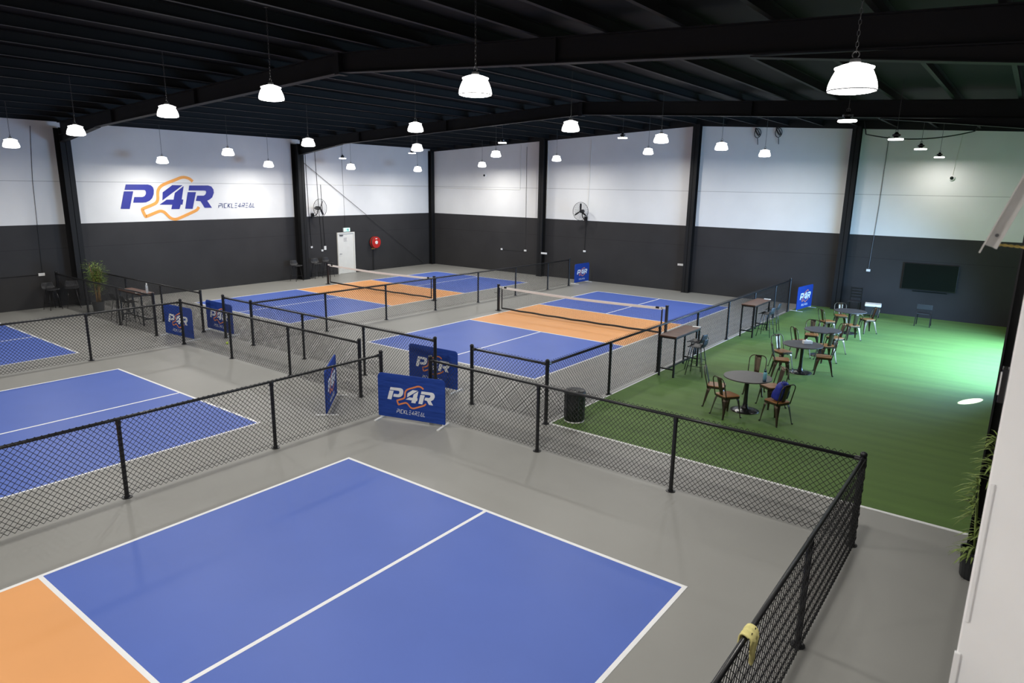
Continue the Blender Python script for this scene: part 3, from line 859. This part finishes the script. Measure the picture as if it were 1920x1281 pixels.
# backpack
bk = thing('backpack', 'royal blue backpack leaning on a cafe chair seat', 'backpack', (5.21, 6.525, 0.478), R(154))
def blob(cx, cy, cz, ax, ay, az, p=3.2, lean=0.0, nu=28, nv=16):
    def f(u, v):
        a = 2 * PI * u; b = PI * (v - 0.5)
        def sp(q): return math.copysign(abs(q) ** (2 / p), q)
        x = ax * sp(math.cos(b)) * sp(math.cos(a)); y = ay * sp(math.cos(b)) * sp(math.sin(a)); z = az * sp(math.sin(b))
        k = 1 - 0.16 * (z / az + 1) / 2
        wr = 1 + 0.025 * math.sin(7 * a + 4 * b)
        return (cx + x * k * wr - lean * (z + az), cy + y * k * wr, cz + z)
    return f
MB().grid(blob(0.02, 0, 0.205, 0.105, 0.15, 0.205, 3.0, 0.18), 28, 16).build('body', M['bag'], bk, True)
MB().grid(blob(0.115, 0, 0.125, 0.05, 0.115, 0.11, 3.0, 0.18), 24, 12).build('front_pocket', M['bag'], bk, True)
for s in (-1, 1):
    MB().tube([(-0.06, s * 0.07, 0.39), (-0.125, s * 0.08, 0.34), (-0.13, s * 0.085, 0.2), (-0.09, s * 0.09, 0.06)], 0.016, 6).build('shoulder_strap', M['bagd'], bk, True)
MB().tube([(-0.05, -0.035, 0.385), (-0.05, -0.03, 0.43), (-0.05, 0.03, 0.43), (-0.05, 0.035, 0.385)], 0.009, 6).build('top_handle', M['bagd'], bk, True)
MB().tube([(0.135, -0.1, 0.05), (0.10, -0.13, 0.12), (0.06, -0.145, 0.22)], 0.008, 6).build('piping', M['print_w'], bk, True)

# ------------------------------------------------------------------ bar tables and stools
def make_bar_table(label):
    t = thing('bar_table', label, 'bar table', (0, 0, 0), 0, 'narrow high bar tables with wooden tops')
    Lx, Ly, zt = 0.22, 0.78, 1.04
    MB().box(-Lx, Lx, -Ly, Ly, zt - 0.035, zt).build('tabletop', M['tabw'], t, bevel=0.004)
    fr = MB()
    for s in (-1, 1):
        fr.bar((s * 0.19, -0.74, zt - 0.055), (s * 0.19, 0.74, zt - 0.055), 0.035, 0.035)
        fr.bar((-0.19, s * 0.74, zt - 0.055), (0.19, s * 0.74, zt - 0.055), 0.035, 0.035)
    fr.build('apron', M['black'], t)
    for sx in (-1, 1):
        for sy in (-1, 1):
            MB().box(sx * 0.19 - 0.02, sx * 0.19 + 0.02, sy * 0.74 - 0.02, sy * 0.74 + 0.02, 0, zt - 0.04).build('leg', M['black'], t)
    for s in (-1, 1):
        MB().bar((-0.19, s * 0.74, 0.20), (0.19, s * 0.74, 0.20), 0.035, 0.035).build('end_rail', M['black'], t)
    MB().bar((0, -0.74, 0.20), (0, 0.74, 0.20), 0.035, 0.035).build('foot_rail', M['black'], t)
    return t
bt1 = make_bar_table('high bar table with wooden top at the turf edge, nearest one')
bt1.location = (2.02, 8.98, 0.012)
dup(bt1, 'high bar table with wooden top at the turf edge, farther one', (2.0, 14.92, 0.012))
dup(bt1, 'high bar table with wooden top between fences beside the bamboo plant', (-14.15, 2.98, 0.0), R(90))
for lb, p, rz in (('small white card on the end of the nearest bar table', (2.13, 9.70, 1.053), 12), ('small white card on the end of the farther turf bar table', (2.12, 15.64, 1.053), 8), ('small white card on the bar table beside the bamboo plant', (-13.62, 2.83, 1.041), 80)):
    tag(MB().box(-0.10, 0.10, -0.05, 0.05, 0, 0.012).build('white_card', M['cardw'], loc=p), lb, 'card', 'white cards on the bar tables').rotation_euler = (0, 0, R(rz))

def make_stool(label):
    t = thing('bar_stool', label, 'bar stool', (0, 0, 0), 0, 'charcoal shell bar stools')
    prof = [(0.21, 0.705), (0.20, 0.722), (0.14, 0.718), (0.05, 0.708), (-0.06, 0.706), (-0.13, 0.715), (-0.18, 0.745), (-0.205, 0.80), (-0.22, 0.87), (-0.235, 0.945)]
    wid = [0.19, 0.205, 0.215, 0.22, 0.22, 0.22, 0.218, 0.21, 0.195, 0.165]
    def f(u, v):
        k = v * (len(prof) - 1); i = min(int(k), len(prof) - 2); q = k - i
        x = prof[i][0] * (1 - q) + prof[i + 1][0] * q; z = prof[i][1] * (1 - q) + prof[i + 1][1] * q
        wv = wid[i] * (1 - q) + wid[i + 1] * q
        s = 2 * u - 1
        return (x + (0.045 * s * s if v > 0.6 else 0.0), wv * s, z + (0.03 * s * s if 0.15 < v < 0.75 else 0.01 * s * s))
    MB().grid(f, 12, 27).build('shell_seat', M['shell'], t, True, solid=0.012)
    for sx in (-1, 1):
        for sy in (-1, 1):
            MB().tube([(sx * 0.11, sy * 0.11, 0.71), (sx * 0.215, sy * 0.205, 0.0)], 0.0105, 8).build('leg', M['black'], t, True)
    q = 0.18
    MB().tube([(q, q * 0.96, 0.24), (q, -q * 0.96, 0.24), (-q, -q * 0.96, 0.24), (-q, q * 0.96, 0.24)], 0.007, 6, True).build('footrest', M['black'], t)
    return t
st = make_stool('bar stool nearest the camera at the nearest turf bar table')
st.location = (2.52, 8.92, 0.012); st.rotation_euler = (0, 0, R(185))
dup(st, 'bar stool behind the front stool at the nearest turf bar table', (2.30, 9.42, 0.012), R(180))
dup(st, 'front bar stool at the farther turf bar table', (2.42, 14.75, 0.012), R(178))
dup(st, 'rear bar stool at the farther turf bar table', (2.32, 15.72, 0.012), R(186))
dup(st, 'bar stool at the left end of the bar table beside the bamboo', (-14.75, 2.66, 0), R(92))
dup(st, 'bar stool at the middle of the bar table beside the bamboo', (-14.0, 2.66, 0), R(84))
dup(st, 'black stool at the foot of the column, on its left', (-18.62, 12.22, 0), R(4))
dup(st, 'black stool just right of the column foot', (-18.72, 13.44, 0), R(-8))
dup(st, 'black stool between the column and the white door, right one', (-18.75, 14.16, 0), R(6))
dup(st, 'dark stool against the logo wall at far left', (-18.62, 2.05, 0), R(10))
dup(st, 'dark stool against the logo wall beside the left column', (-18.55, 2.70, 0), R(-20))

for lb, p in (('clear water bottle on the bamboo-side bar table, left one', (-13.60, 3.08, 1.041)), ('clear water bottle on the bamboo-side bar table, right one', (-13.46, 3.02, 1.041))):
    b_ = thing('clear_bottle', lb, 'bottle', p, 0, 'clear bottles on the bar table')
    MB().lathe([(0.034, 0), (0.036, 0.01), (0.036, 0.19), (0.028, 0.23), (0.014, 0.265)], 16).build('body', M['clear'], b_, True)
    MB().lathe([(0.016, 0.265), (0.016, 0.29)], 12).build('cap', M['white'], b_)

# far chairs
lc = thing('ladder_back_chair', 'dark ladder-back chair against the back wall beside the white-topped stand', 'chair', (3.72, 21.25, 0.012), R(0))
for sx in (-1, 1):
    for sy in (-1, 1):
        MB().box(sx * 0.19 - 0.018, sx * 0.19 + 0.018, sy * 0.19 - 0.018, sy * 0.19 + 0.018, 0, 0.98 if sy > 0 else 0.46).build('leg', M['black'], lc)
MB().box(-0.21, 0.21, -0.21, 0.21, 0.45, 0.48).build('seat', M['shell'], lc, bevel=0.006)
for i in range(4):
    MB().box(-0.175, 0.175, 0.182, 0.2, 0.58 + 0.11 * i, 0.64 + 0.11 * i).build('back_slat', M['black'], lc)
sd = thing('low_stand', 'low dark stand with a thick white top by the back wall', 'stand', (4.42, 20.95, 0.012), R(8))
MB().box(-0.27, 0.27, -0.24, 0.24, 0.40, 0.49).build('top', M['cardw'], sd, bevel=0.02)
MB().box(-0.24, 0.24, -0.21, 0.21, 0.10, 0.40).build('cabinet', M['shell'], sd)
for sx in (-1, 1):
    for sy in (-1, 1):
        MB().box(sx * 0.22 - 0.018, sx * 0.22 + 0.018, sy * 0.19 - 0.018, sy * 0.19 + 0.018, 0, 0.11).build('leg', M['black'], sd)
fc = thing('folding_chair', 'dark slim chair standing alone in front of the screen wall', 'chair', (6.15, 20.22, 0.012), R(0))
for s in (-1, 1):
    MB().bar((s * 0.23, -0.22, 0.0), (s * 0.21, -0.14, 0.76), 0.035, 0.028).build('leg', M['alu'] if 0 else M['blkmet'], fc)
    MB().bar((s * 0.22, 0.22, 0.0), (s * 0.20, 0.10, 0.44), 0.03, 0.026).build('leg', M['blkmet'], fc)
MB().box(-0.21, 0.21, -0.17, 0.17, 0.42, 0.45).build('seat', M['shell'], fc, bevel=0.006)
MB().box(-0.235, 0.235, -0.175, -0.15, 0.60, 0.77).build('backrest', M['shell'], fc, bevel=0.006)

# ------------------------------------------------------------------ bin, ball, cloth, plants
bn = thing('waste_bin', 'dark cylindrical waste bin in the turf corner by the fence', 'bin', (1.99, 4.03, 0.012))
MB().lathe([(0.185, 0.02), (0.195, 0.03), (0.20, 0.56), (0.205, 0.57)], 28).build('body', M['bin'], bn, True)
for i in range(10):
    a = 2 * PI * i / 10
    MB().bar((0.195 * math.cos(a), 0.195 * math.sin(a), 0.05), (0.200 * math.cos(a), 0.200 * math.sin(a), 0.55), 0.02, 0.012).build('rib', M['bin'], bn)
MB().lathe([(0.212, 0.565), (0.215, 0.60), (0.20, 0.635), (0.12, 0.65), (0.02, 0.652)], 28).build('lid', M['bin'], bn, True)
MB().lathe([(0.198, 0.0), (0.202, 0.008), (0.198, 0.026), (0.18, 0.026)], 28).build('base_ring', M['tissue'], bn, True)

def uvs(r, nu=20, nv=12):
    return lambda u, v: (r * math.cos(PI * (v - .5)) * math.cos(2 * PI * u), r * math.cos(PI * (v - .5)) * math.sin(2 * PI * u), r * math.sin(PI * (v - .5)))
tag(MB().grid(uvs(0.037), 20, 12).build('pickleball', M['ball'], None, True, loc=(-9.17, 3.15, 0.037)), 'lime green ball lying on grey floor behind the chain-link mesh', 'ball')

cl = thing('cloth', 'pale yellow cloth draped over the fence rail in the foreground', 'cloth', (7.41, -2.16, RAIL_Z))
def drape(u, v):
    # v runs along the rail, u goes over it: short flap inside, long flap outside
    s = u * 0.385 - 0.13
    wd = 0.085 * (1.0 if s < 0.03 else max(0.36, 1 - 2.6 * (s - 0.03)))
    yy = (v - 0.5) * 2 * wd + (0.0 if s < 0.04 else -0.20 * (s - 0.04)) + 0.010 * math.sin(9 * u + 5 * v)
    rr = 0.040
    arc = rr * PI / 2
    if s < -arc: x, z = -rr - 0.004 * math.sin(20 * v), s + arc
    elif s > arc: x, z = rr + 0.022 + 0.012 * math.sin(14 * v + 6 * u), -(s - arc)
    else:
        a = s / rr; x, z = rr * math.sin(a) + (0.022 * max(0, s / arc)), rr * math.cos(a)
    if abs(s) > arc: pass
    return (x, yy, z + 0.004 * math.sin(17 * v + 3 * u))
MB().grid(drape, 40, 16).build('fabric', M['cloth'], cl, True, solid=0.012)

def leafblade(mb, p, d, L_, wd, droop=0.3):
    p = Vector(p); d = Vector(d).normalized()
    side = d.cross(Vector((0, 0, 1)))
    side = side.normalized() if side.length > 1e-3 else Vector((1, 0, 0))
    pr = [(0, 0.2), (0.3, 1.0), (0.65, 0.75), (1.0, 0.03)]
    vs = []
    for t_, k_ in pr:
        c_ = p + d * (L_ * t_) + Vector((0, 0, -droop * L_ * t_ * t_))
        vs += [c_ - side * wd * k_ / 2, c_ + Vector((0, 0, -0.08 * wd)), c_ + side * wd * k_ / 2]
    fs = []
    for i in range(3):
        for j in range(2):
            a = i * 3 + j
            fs.append((a, a + 1, a + 4, a + 3))
    mb.add(vs, fs)

bp = thing('bamboo_plant', 'tall potted bamboo plant with tan canes by the left column', 'plant', (-17.15, 2.97, 0))
MB().lathe([(0.15, 0), (0.165, 0.02), (0.20, 0.34), (0.21, 0.35), (0.19, 0.35), (0.185, 0.31), (0.01, 0.31)], 24).build('pot', M['pot'], bp)
lf = MB()
rnd = random.Random(3)
for i in range(11):
    a = rnd.uniform(0, 2 * PI); r0 = rnd.uniform(0.02, 0.14)
    bx, by = r0 * math.cos(a), r0 * math.sin(a)
    hh = rnd.uniform(1.38, 1.76)
    tx_, ty_ = bx * 1.2 + rnd.uniform(-0.20, 0.20), by * 1.2 + rnd.uniform(-0.20, 0.20)
    pts = [(bx + (tx_ - bx) * q ** 1.8, by + (ty_ - by) * q ** 1.8, 0.30 + (hh - 0.30) * q) for q in (0, .25, .5, .75, 1)]
    MB().tube(pts, [0.013, 0.012, 0.010, 0.007, 0.003], 7).build('cane', M['cane'], bp, True)
    for j in range(120):
        q = rnd.uniform(0.48, 1.0) if j > 9 else rnd.uniform(0.22, 0.48)
        c_ = Vector((bx + (tx_ - bx) * q ** 1.8, by + (ty_ - by) * q ** 1.8, 0.30 + (hh - 0.30) * q))
        aa = rnd.uniform(0, 2 * PI); rr = rnd.uniform(0.01, 0.22)
        c_ += Vector((rr * math.cos(aa), rr * math.sin(aa), rnd.uniform(-0.04, 0.12)))
        a2 = aa + rnd.uniform(-0.7, 0.7)
        leafblade(lf, c_, (math.cos(a2), math.sin(a2), rnd.uniform(-0.1, 1.0)), rnd.uniform(0.09, 0.16), rnd.uniform(0.018, 0.028), 0.3)
lf.build('foliage', M['leaf'], bp)

sp_ = thing('strappy_plant', 'green strappy potted plant at the foot of the right-hand column', 'plant', (8.745, 2.38, 0))
MB().lathe([(0.13, 0), (0.14, 0.02), (0.165, 0.36), (0.17, 0.37), (0.155, 0.37), (0.15, 0.30), (0.01, 0.30)], 20).build('pot', M['bin'], sp_)
lf = MB()
for i in range(5):
    a = rnd.uniform(0, 2 * PI)
    zt_ = (0.65, 0.95, 1.2, 1.45, 1.7)[i]
    tx_, ty_ = 0.06 * math.cos(a) - 0.04, 0.08 * math.sin(a)
    MB().tube([(tx_ * 0.2, ty_ * 0.2, 0.27), (tx_ * 0.6, ty_ * 0.6, 0.27 + (zt_ - .27) * .5), (tx_, ty_, zt_)], [0.014, 0.011, 0.008], 7).build('stem', M['leaf2'], sp_, True)
    for j in range(30):
        aa = rnd.uniform(PI * 0.5, PI * 1.6)
        leafblade(lf, (tx_ + rnd.uniform(-.02, .02), ty_ + rnd.uniform(-.02, .02), zt_ + rnd.uniform(-0.16, 0.10)), (math.cos(aa), math.sin(aa), rnd.uniform(-0.1, 0.9)), rnd.uniform(0.17, 0.30), rnd.uniform(0.018, 0.028), 0.45)
for j in range(26):
    aa = rnd.uniform(PI * 0.6, PI * 1.5)
    leafblade(lf, (-0.05 + rnd.uniform(-.03, .03), -0.05, rnd.uniform(0.30, 0.42)), (math.cos(aa), math.sin(aa), rnd.uniform(0.1, 0.6)), rnd.uniform(0.2, 0.3), 0.026, 0.6)
lf.build('foliage', M['leaf2'], sp_)

# ------------------------------------------------------------------ fittings on the logo wall
def onleft(y, z, d=0.0): return (XL + d, y, z)
dr = bpy.data.objects.new('door_1', None); COL.objects.link(dr); dr.location = (XL, 15.66, 0); dr['kind'] = 'structure'; dr['label'] = 'white exit door in the dark part of the logo wall'
f_ = MB(); f_.box(0, 0.07, -0.55, -0.49, 0, 2.10); f_.box(0, 0.07, 0.49, 0.55, 0, 2.10); f_.box(0, 0.07, -0.49, 0.49, 2.04, 2.10)
f_.build('door_frame', M['offwhite'], dr)
MB().box(0.005, 0.035, -0.485, 0.485, 0.01, 2.035).build('door_leaf', M['offwhite'], dr)
MB().tube([(0.035, -0.41, 1.02), (0.08, -0.41, 1.02), (0.085, -0.31, 1.02)], 0.012, 8).build('door_handle', M['chain'], dr)
MB().box(0.035, 0.075, -0.40, -0.20, 1.93, 1.98).build('door_closer', M['chain'], dr)
MB().box(0.036, 0.039, -0.18, 0.10, 1.62, 1.86).build('door_sign', M['tissue'], dr)
dtx = MB()
for i in range(4): dtx.box(0.039, 0.041, -0.15 + 0.01 * (i % 2), 0.07 - 0.02 * (i % 3), 1.80 - 0.05 * i, 1.815 - 0.05 * i)
dtx.build('door_sign_print', M['chain'], dr)

ex = thing('exit_sign', 'lit pale green exit sign box above the white door', 'exit sign', (XL, 15.72, 2.13))
MB().box(0.0, 0.07, -0.20, 0.20, 0.0, 0.19).build('housing', M['white'], ex)
MB().box(0.07, 0.075, -0.185, 0.185, 0.012, 0.178).build('panel', M['exitg'], ex)
pk = MB()
pk.box(0.075, 0.078, 0.03, 0.10, 0.03, 0.16)
pk.prism([(-0.06, 0.03), (-0.03, 0.06), (-0.05, 0.12), (-0.01, 0.11), (0.005, 0.07), (0.015, 0.075), (0.0, 0.13), (-0.07, 0.14), (-0.085, 0.10), (-0.075, 0.10), (-0.065, 0.12), (-0.055, 0.07), (-0.075, 0.03)], lambda a, b, d: (0.075 + d, a, b), 0, 0.003)
pk.build('pictogram', M['exitd'], ex)

hr = thing('fire_hose_reel', 'red fire hose reel with a white hub on the logo wall', 'hose reel', (XL + 0.004, 17.50, 1.50))
MB().box(0, 0.10, -0.06, 0.06, -0.25, 0.25).build('bracket', M['red'], hr)
MB().lathe([(0.12, 0.10), (0.265, 0.11), (0.27, 0.15), (0.27, 0.20), (0.265, 0.235), (0.12, 0.24)], 36, axis='X').build('hose_coil', M['hose'], hr, True)
MB().lathe([(0.30, 0.085), (0.30, 0.10), (0.05, 0.10)], 36, axis='X').build('back_flange', M['red'], hr)
MB().lathe([(0.12, 0.245), (0.30, 0.245), (0.30, 0.262), (0.27, 0.268), (0.09, 0.268)], 36, axis='X').build('front_flange', M['red'], hr)
MB().lathe([(0.095, 0.268), (0.09, 0.278), (0.01, 0.28)], 24, axis='X').build('hub', M['tissue'], hr)
MB().box(0.27, 0.276, -0.07, 0.05, 0.17, 0.22).build('sticker', M['tissue'], hr)
MB().box(0.02, 0.14, -0.14, 0.0, -0.36, -0.30).build('valve', M['cane'], hr)
MB().tube([(0.05, -0.06, -1.5), (0.05, -0.06, -0.36)], 0.018, 8).build('supply_pipe', M['steel'], hr)

def socket(label, loc, wall, wd=0.11, hg=0.09):
    t = MB()
    if wall == 'L': t.box(0, 0.035, -wd / 2, wd / 2, -hg / 2, hg / 2)
    else: t.box(-wd / 2, wd / 2, -0.035, 0, -hg / 2, hg / 2)
    o = t.build('wall_switch', M['white'], None, loc=loc, bevel=0.006)
    return tag(o, label, 'switch', 'small white wall boxes')
socket('white wall box at far left on the logo wall', onleft(2.02, 1.20), 'L', 0.20, 0.10)
socket('white wall box below the left fan cable, nearest the column', onleft(13.56, 1.47), 'L')
socket('white wall box left of the tall one, by the white door', onleft(14.18, 1.27), 'L')
socket('taller white wall box left of the white door', onleft(14.36, 1.38), 'L', 0.13, 0.19)
socket('white wall box on the back wall, left end of the short cable', (-13.98, YB, 1.20), 'B')
socket('white wall box on the back wall, right end of the short cable', (-12.40, YB, 1.23), 'B', 0.15)
socket('white wall box straight below the back wall fan', (-8.77, YB, 1.45), 'B', 0.14)
socket('white wall box on the back wall left of the screen', (3.93, YB, 1.61), 'B', 0.14)
for lb, p in (('white sign plate on the back wall column left of the fan', (-10.98, YB - 0.32, 1.21)), ('white sign plate left of the ridge column', (-3.66, YB, 1.20))):
    tag(MB().box(-0.18, 0.18, -0.02, 0, -0.045, 0.045).build('sign_plate', M['white'], None, loc=p), lb, 'sign', 'small white sign plates')

def conduit(label, pts, m='steel', r=0.010):
    o = MB().tube(pts, r, 6).build('conduit', M[m])
    return tag(o, label, 'conduit', 'thin wall conduits')
d_ = 0.015
conduit('thin cable running down the logo wall at far left of the photo', [onleft(2.3, 6.3, d_), onleft(2.15, 4.5, d_), onleft(2.05, 1.25, d_)], 'pvc', 0.008)
conduit('horizontal pipe along the logo wall at far left', [onleft(-3, 1.17, d_), onleft(1.94, 1.20, d_)], 'pvc', 0.012)
conduit('cable dropping past the left fan to its wall box', [onleft(13.45, 6.3, d_), onleft(13.5, 3.0, d_), onleft(13.56, 1.50, d_)], 'pvc', 0.010)
conduit('left of the two cables behind the left fan', [onleft(14.0, 6.3, d_), onleft(14.1, 3.2, d_), onleft(14.18, 1.31, d_)], 'pvc', 0.010)
conduit('right of the two cables behind the left fan, ending at the taller box', [onleft(14.26, 4.45, d_), onleft(14.3, 3.0, d_), onleft(14.36, 1.47, d_)], 'pvc', 0.012)
conduit('white conduit along the panel joint above the white door', [onleft(14.26, 4.46, d_), onleft(18.2, 4.43, d_), onleft(21.7, 4.40, d_)], 'offwhite', 0.012)
conduit('thin cable dropping to the exit sign', [onleft(15.6, 6.3, d_), onleft(15.66, 2.32, d_)], 'pvc', 0.006)
conduit('diagonal brace rod across the logo wall near the far corner', [onleft(13.1, 5.6, 0.06), onleft(21.2, 0.15, 0.06)], 'offwhite' if 0 else 'chain', 0.011)
conduit('thin white conduit below the joint on the back wall, right of the corner', [(-19.0, YB - d_, 4.36), (-12.8, YB - d_, 4.36), (-12.8, YB - d_, 6.6)], 'offwhite', 0.012)
conduit('white pipe beside the back wall column left of the fan', [(-11.08, YB - 0.03, 2.96), (-11.08, YB - 0.03, 6.6)], 'offwhite', 0.014)
conduit('short cable linking two white boxes on the back wall', [(-13.9, YB - d_, 1.18), (-12.47, YB - d_, 1.20)], 'pvc', 0.008)
conduit('cable dropping to the right end box of the short cable', [(-12.42, YB - d_, 6.5), (-12.40, YB - d_, 1.27)], 'chain', 0.008)
conduit('cable from the back wall fan down to its wall box', [(-8.74, YB - d_, 2.98), (-8.77, YB - d_, 1.50)], 'pvc', 0.010)
conduit('cable rising above the back wall fan', [(-8.6, YB - d_, 6.75), (-8.66, YB - d_, 3.6)], 'offwhite', 0.012)
conduit('cable dropping down the wall to the box left of the screen', [(4.02, YB - d_, 6.55), (4.0, YB - d_, 4.0), (3.93, YB - d_, 1.66)], 'chain', 0.009)
conduit('cable dropping from the roof to the dome camera right of the screen', [(6.30, YB - d_, 6.55), (6.18, YB - d_, 5.14)], 'offwhite', 0.010)
tag(MB().tube([(3.2, YB - 0.35, 7.1)] + [(3.3 + 0.28 * i, YB - 0.35, 6.62 - 0.006 * (i * (12 - i))) for i in range(13)] + [(6.76, YB - 0.35, 6.93)], 0.022, 6).build('hanging_cable', M['pvc']), 'thick black cable sagging under the roof above the screen', 'cable')
for lb, xx in (('left coil of black cable hanging at the top of the back wall', -0.77), ('right coil of black cable hanging at the top of the back wall', 0.06)):
    mb = MB()
    for q in range(3):
        mb.tube([(0.13 * math.cos(a + q) * (1 - 0.15 * q), -0.04 - 0.02 * q, 0.18 * math.sin(a) * (1 - 0.1 * q) + 0.03 * q) for a in [2 * PI * i / 20 for i in range(20)]], 0.014, 5, True)
    mb.tube([(0.02, -0.05, -0.2), (0.05, -0.05, -0.45)], 0.014, 5)
    tag(mb.build('cable_coil', M['pvc'], None, loc=(xx, YB - 0.02, 6.80)), lb, 'cable', 'hanging cable coils')
for lb, p, w_ in (('white dome camera on the back wall near the far corner', (-15.2, YB, 5.07), 'B'), ('white dome camera on the back wall above the screen', (6.18, YB, 5.07), 'B')):
    c_ = thing('security_camera', lb, 'camera', p, 0, 'white dome cameras')
    MB().lathe([(0.09, 0), (0.09, -0.05), (0.075, -0.06)], 20, axis='Y').build('housing', M['white'], c_)
    MB().lathe([(0.06, -0.055), (0.05, -0.09), (0.02, -0.105), (0.005, -0.107)], 20, axis='Y').build('lens_dome', M['screen'], c_, True)

# wall fans
def make_fan(label, loc, rz, rad, ph):
    t = thing('wall_fan', label, 'fan', loc, rz, 'black industrial wall fans')     # local +X is the blowing direction
    g = MB()
    for sgn in (-1, 1):
        for i, q in enumerate((0.25, 0.42, 0.58, 0.74, 0.88, 1.0)):
            xx = 0.17 + sgn * 0.085 * math.sqrt(max(0, 1 - q * q)) if q < 1 else 0.17
            rr = rad * q
            g.tube([(xx, rr * math.cos(a), rr * math.sin(a)) for a in [2 * PI * j / 36 for j in range(36)]], 0.011 if q == 1 else 0.0022, 5, True)
        for j in range(24):
            a = 2 * PI * j / 24
            g.tube([(0.17 + sgn * 0.085 * math.sqrt(max(0, 1 - q * q)), rad * q * math.cos(a), rad * q * math.sin(a)) for q in (0.12, 0.4, 0.7, 0.9, 1.0)], 0.0022, 4)
    g.build('guard', M['pvc'], t)
    for i in range(3):
        a = R(ph + 120 * i)
        u = Vector((0, math.cos(a), math.sin(a))); v = Vector((0, -math.sin(a), math.cos(a)))
        b = MB()
        vs = []
        for q, wd in ((0.10, 0.05), (0.35, 0.085), (0.65, 0.095), (0.88, 0.06)):
            for s in (-1, 1):
                p = u * (rad * q) + v * (s * wd * rad / 0.43 * 0.5) + Vector((0.17 + s * 0.02, 0, 0))
                vs.append(p)
        b.add(vs, [(0, 1, 3, 2), (2, 3, 5, 4), (4, 5, 7, 6)])
        b.build('blade', M['pvc'], t, solid=0.006)
    MB().lathe([(0.02, 0.21), (0.055, 0.20), (0.06, 0.14), (0.085, 0.10), (0.085, -0.08), (0.05, -0.10)], 20, axis='X').build('motor', M['pvc'], t, True)
    MB().tube([(0.02, 0, -0.07), (-0.02, 0.0, -0.24), (-0.14, 0.0, -0.36), (-0.33, 0, -0.37)], 0.022, 8).build('arm', M['pvc'], t, True)
    MB().box(-0.36, -0.33, -0.09, 0.09, -0.48, -0.26).build('wall_plate', M['pvc'], t)
    return t
make_fan('black wall fan on the back wall, left of the ridge column', (-8.77, YB - 0.36, 3.40), R(-90), 0.43, 90)
make_fan('black wall fan on the logo wall left of the white door', (XL + 0.37, 13.75, 3.36), R(8), 0.43, 60)

# screen
tv = thing('wall_screen', 'large dark television screen mounted on the back wall', 'television', (5.98, YB, 1.53))
MB().box(-0.87, 0.87, -0.07, 0.0, -0.49, 0.49).build('housing', M['blkmet'], tv, bevel=0.008)
MB().box(-0.845, 0.845, -0.074, -0.07, -0.465, 0.465).build('display', M['screen'], tv)
tag(MB().box(-0.55, 0.55, -0.03, 0, -0.015, 0.015).build('soundbar', M['screen'], None, loc=(6.05, YB, 0.985)), 'slim dark bar under the screen on the back wall', 'soundbar')

# ------------------------------------------------------------------ white partition beside the camera
PX, PY = 8.702, -4.5
pt = struct(MB().box(PX, XR, PY, PY + 0.14, 0, zroof(PX) - 0.25), 'partition_wall', M['partition'], 'white partition wall edge close to the camera at right', bevel=0.004)
struct(MB().box(PX + 0.004, PX + 0.016, PY - 0.006, PY, 3.22, 3.70), 'trim_40', M['white'], 'white corner bead on the near partition', bevel=0.002)
struct(MB().box(PX - 0.006, PX + 0.012, PY - 0.006, PY + 0.01, 0, 3.10), 'trim_41', M['white'], bevel=0.002)

ab = thing('aluminium_stay', 'silver channel-shaped metal arm beside the white partition', 'bracket', (8.578, PY - 0.05, 4.40))
e1 = Vector((0.305, 0, 0.93)).normalized()
def chan(q0, q1, name, off, wd, th, dy):
    a = e1 * q0; b = e1 * q1
    px = Vector((e1.z, 0, -e1.x))
    vs = []
    for p in (a, b):
        for s, t_ in ((0, 0), (1, 0), (1, 1), (0, 1)):
            vs.append(p + px * (off + wd * s) + Vector((0, dy + th * t_, 0)))
    return MB().add(vs, [(3, 2, 1, 0), (4, 5, 6, 7), (0, 1, 5, 4), (1, 2, 6, 5), (2, 3, 7, 6), (3, 0, 4, 7)]).build(name, M['alu'], ab)
chan(0.025, 0.75, 'web', 0.004, 0.026, 0.003, 0.016)
chan(0.0, 0.75, 'flange', 0.0, 0.004, 0.02, 0.0)
chan(0.025, 0.75, 'flange', 0.028, 0.008, 0.02, 0.0)
MB().lathe([(0.005, -0.004), (0.004, 0.001), (0.001, 0.002)], 12, tuple(e1 * 0.06 + Vector((0.018, 0.013, -0.006))), axis='Y').build('screw', M['chain'], ab)
MB().box(0.19, 0.27, 0.019, 0.05, 0.58, 0.70).build('mounting_plate', M['alu'], ab)
rp = MB()
for ph in (0, PI):
    rp.tube([(0.0 + 0.0042 * i, 0.0022 * math.cos(i * 0.9 + ph), 0.0022 * math.sin(i * 0.9 + ph) - 0.0003 * i) for i in range(45)], 0.0021, 5)
tag(rp.build('rope', M['rope'], None, loc=(8.60, PY - 0.008, 4.425)), 'yellowish rope tied behind the silver metal arm', 'rope')
lt = thing('door_bolt', 'small dark metal bolt on the edge of the white partition', 'bolt', (PX - 0.006, PY + 0.03, 4.0))
MB().box(-0.012, 0.004, -0.03, 0.012, -0.045, 0.06).build('body', M['blkmet'], lt, bevel=0.002)
MB().box(-0.014, -0.011, -0.034, -0.03, -0.02, 0.05).build('slide', M['white'], lt)
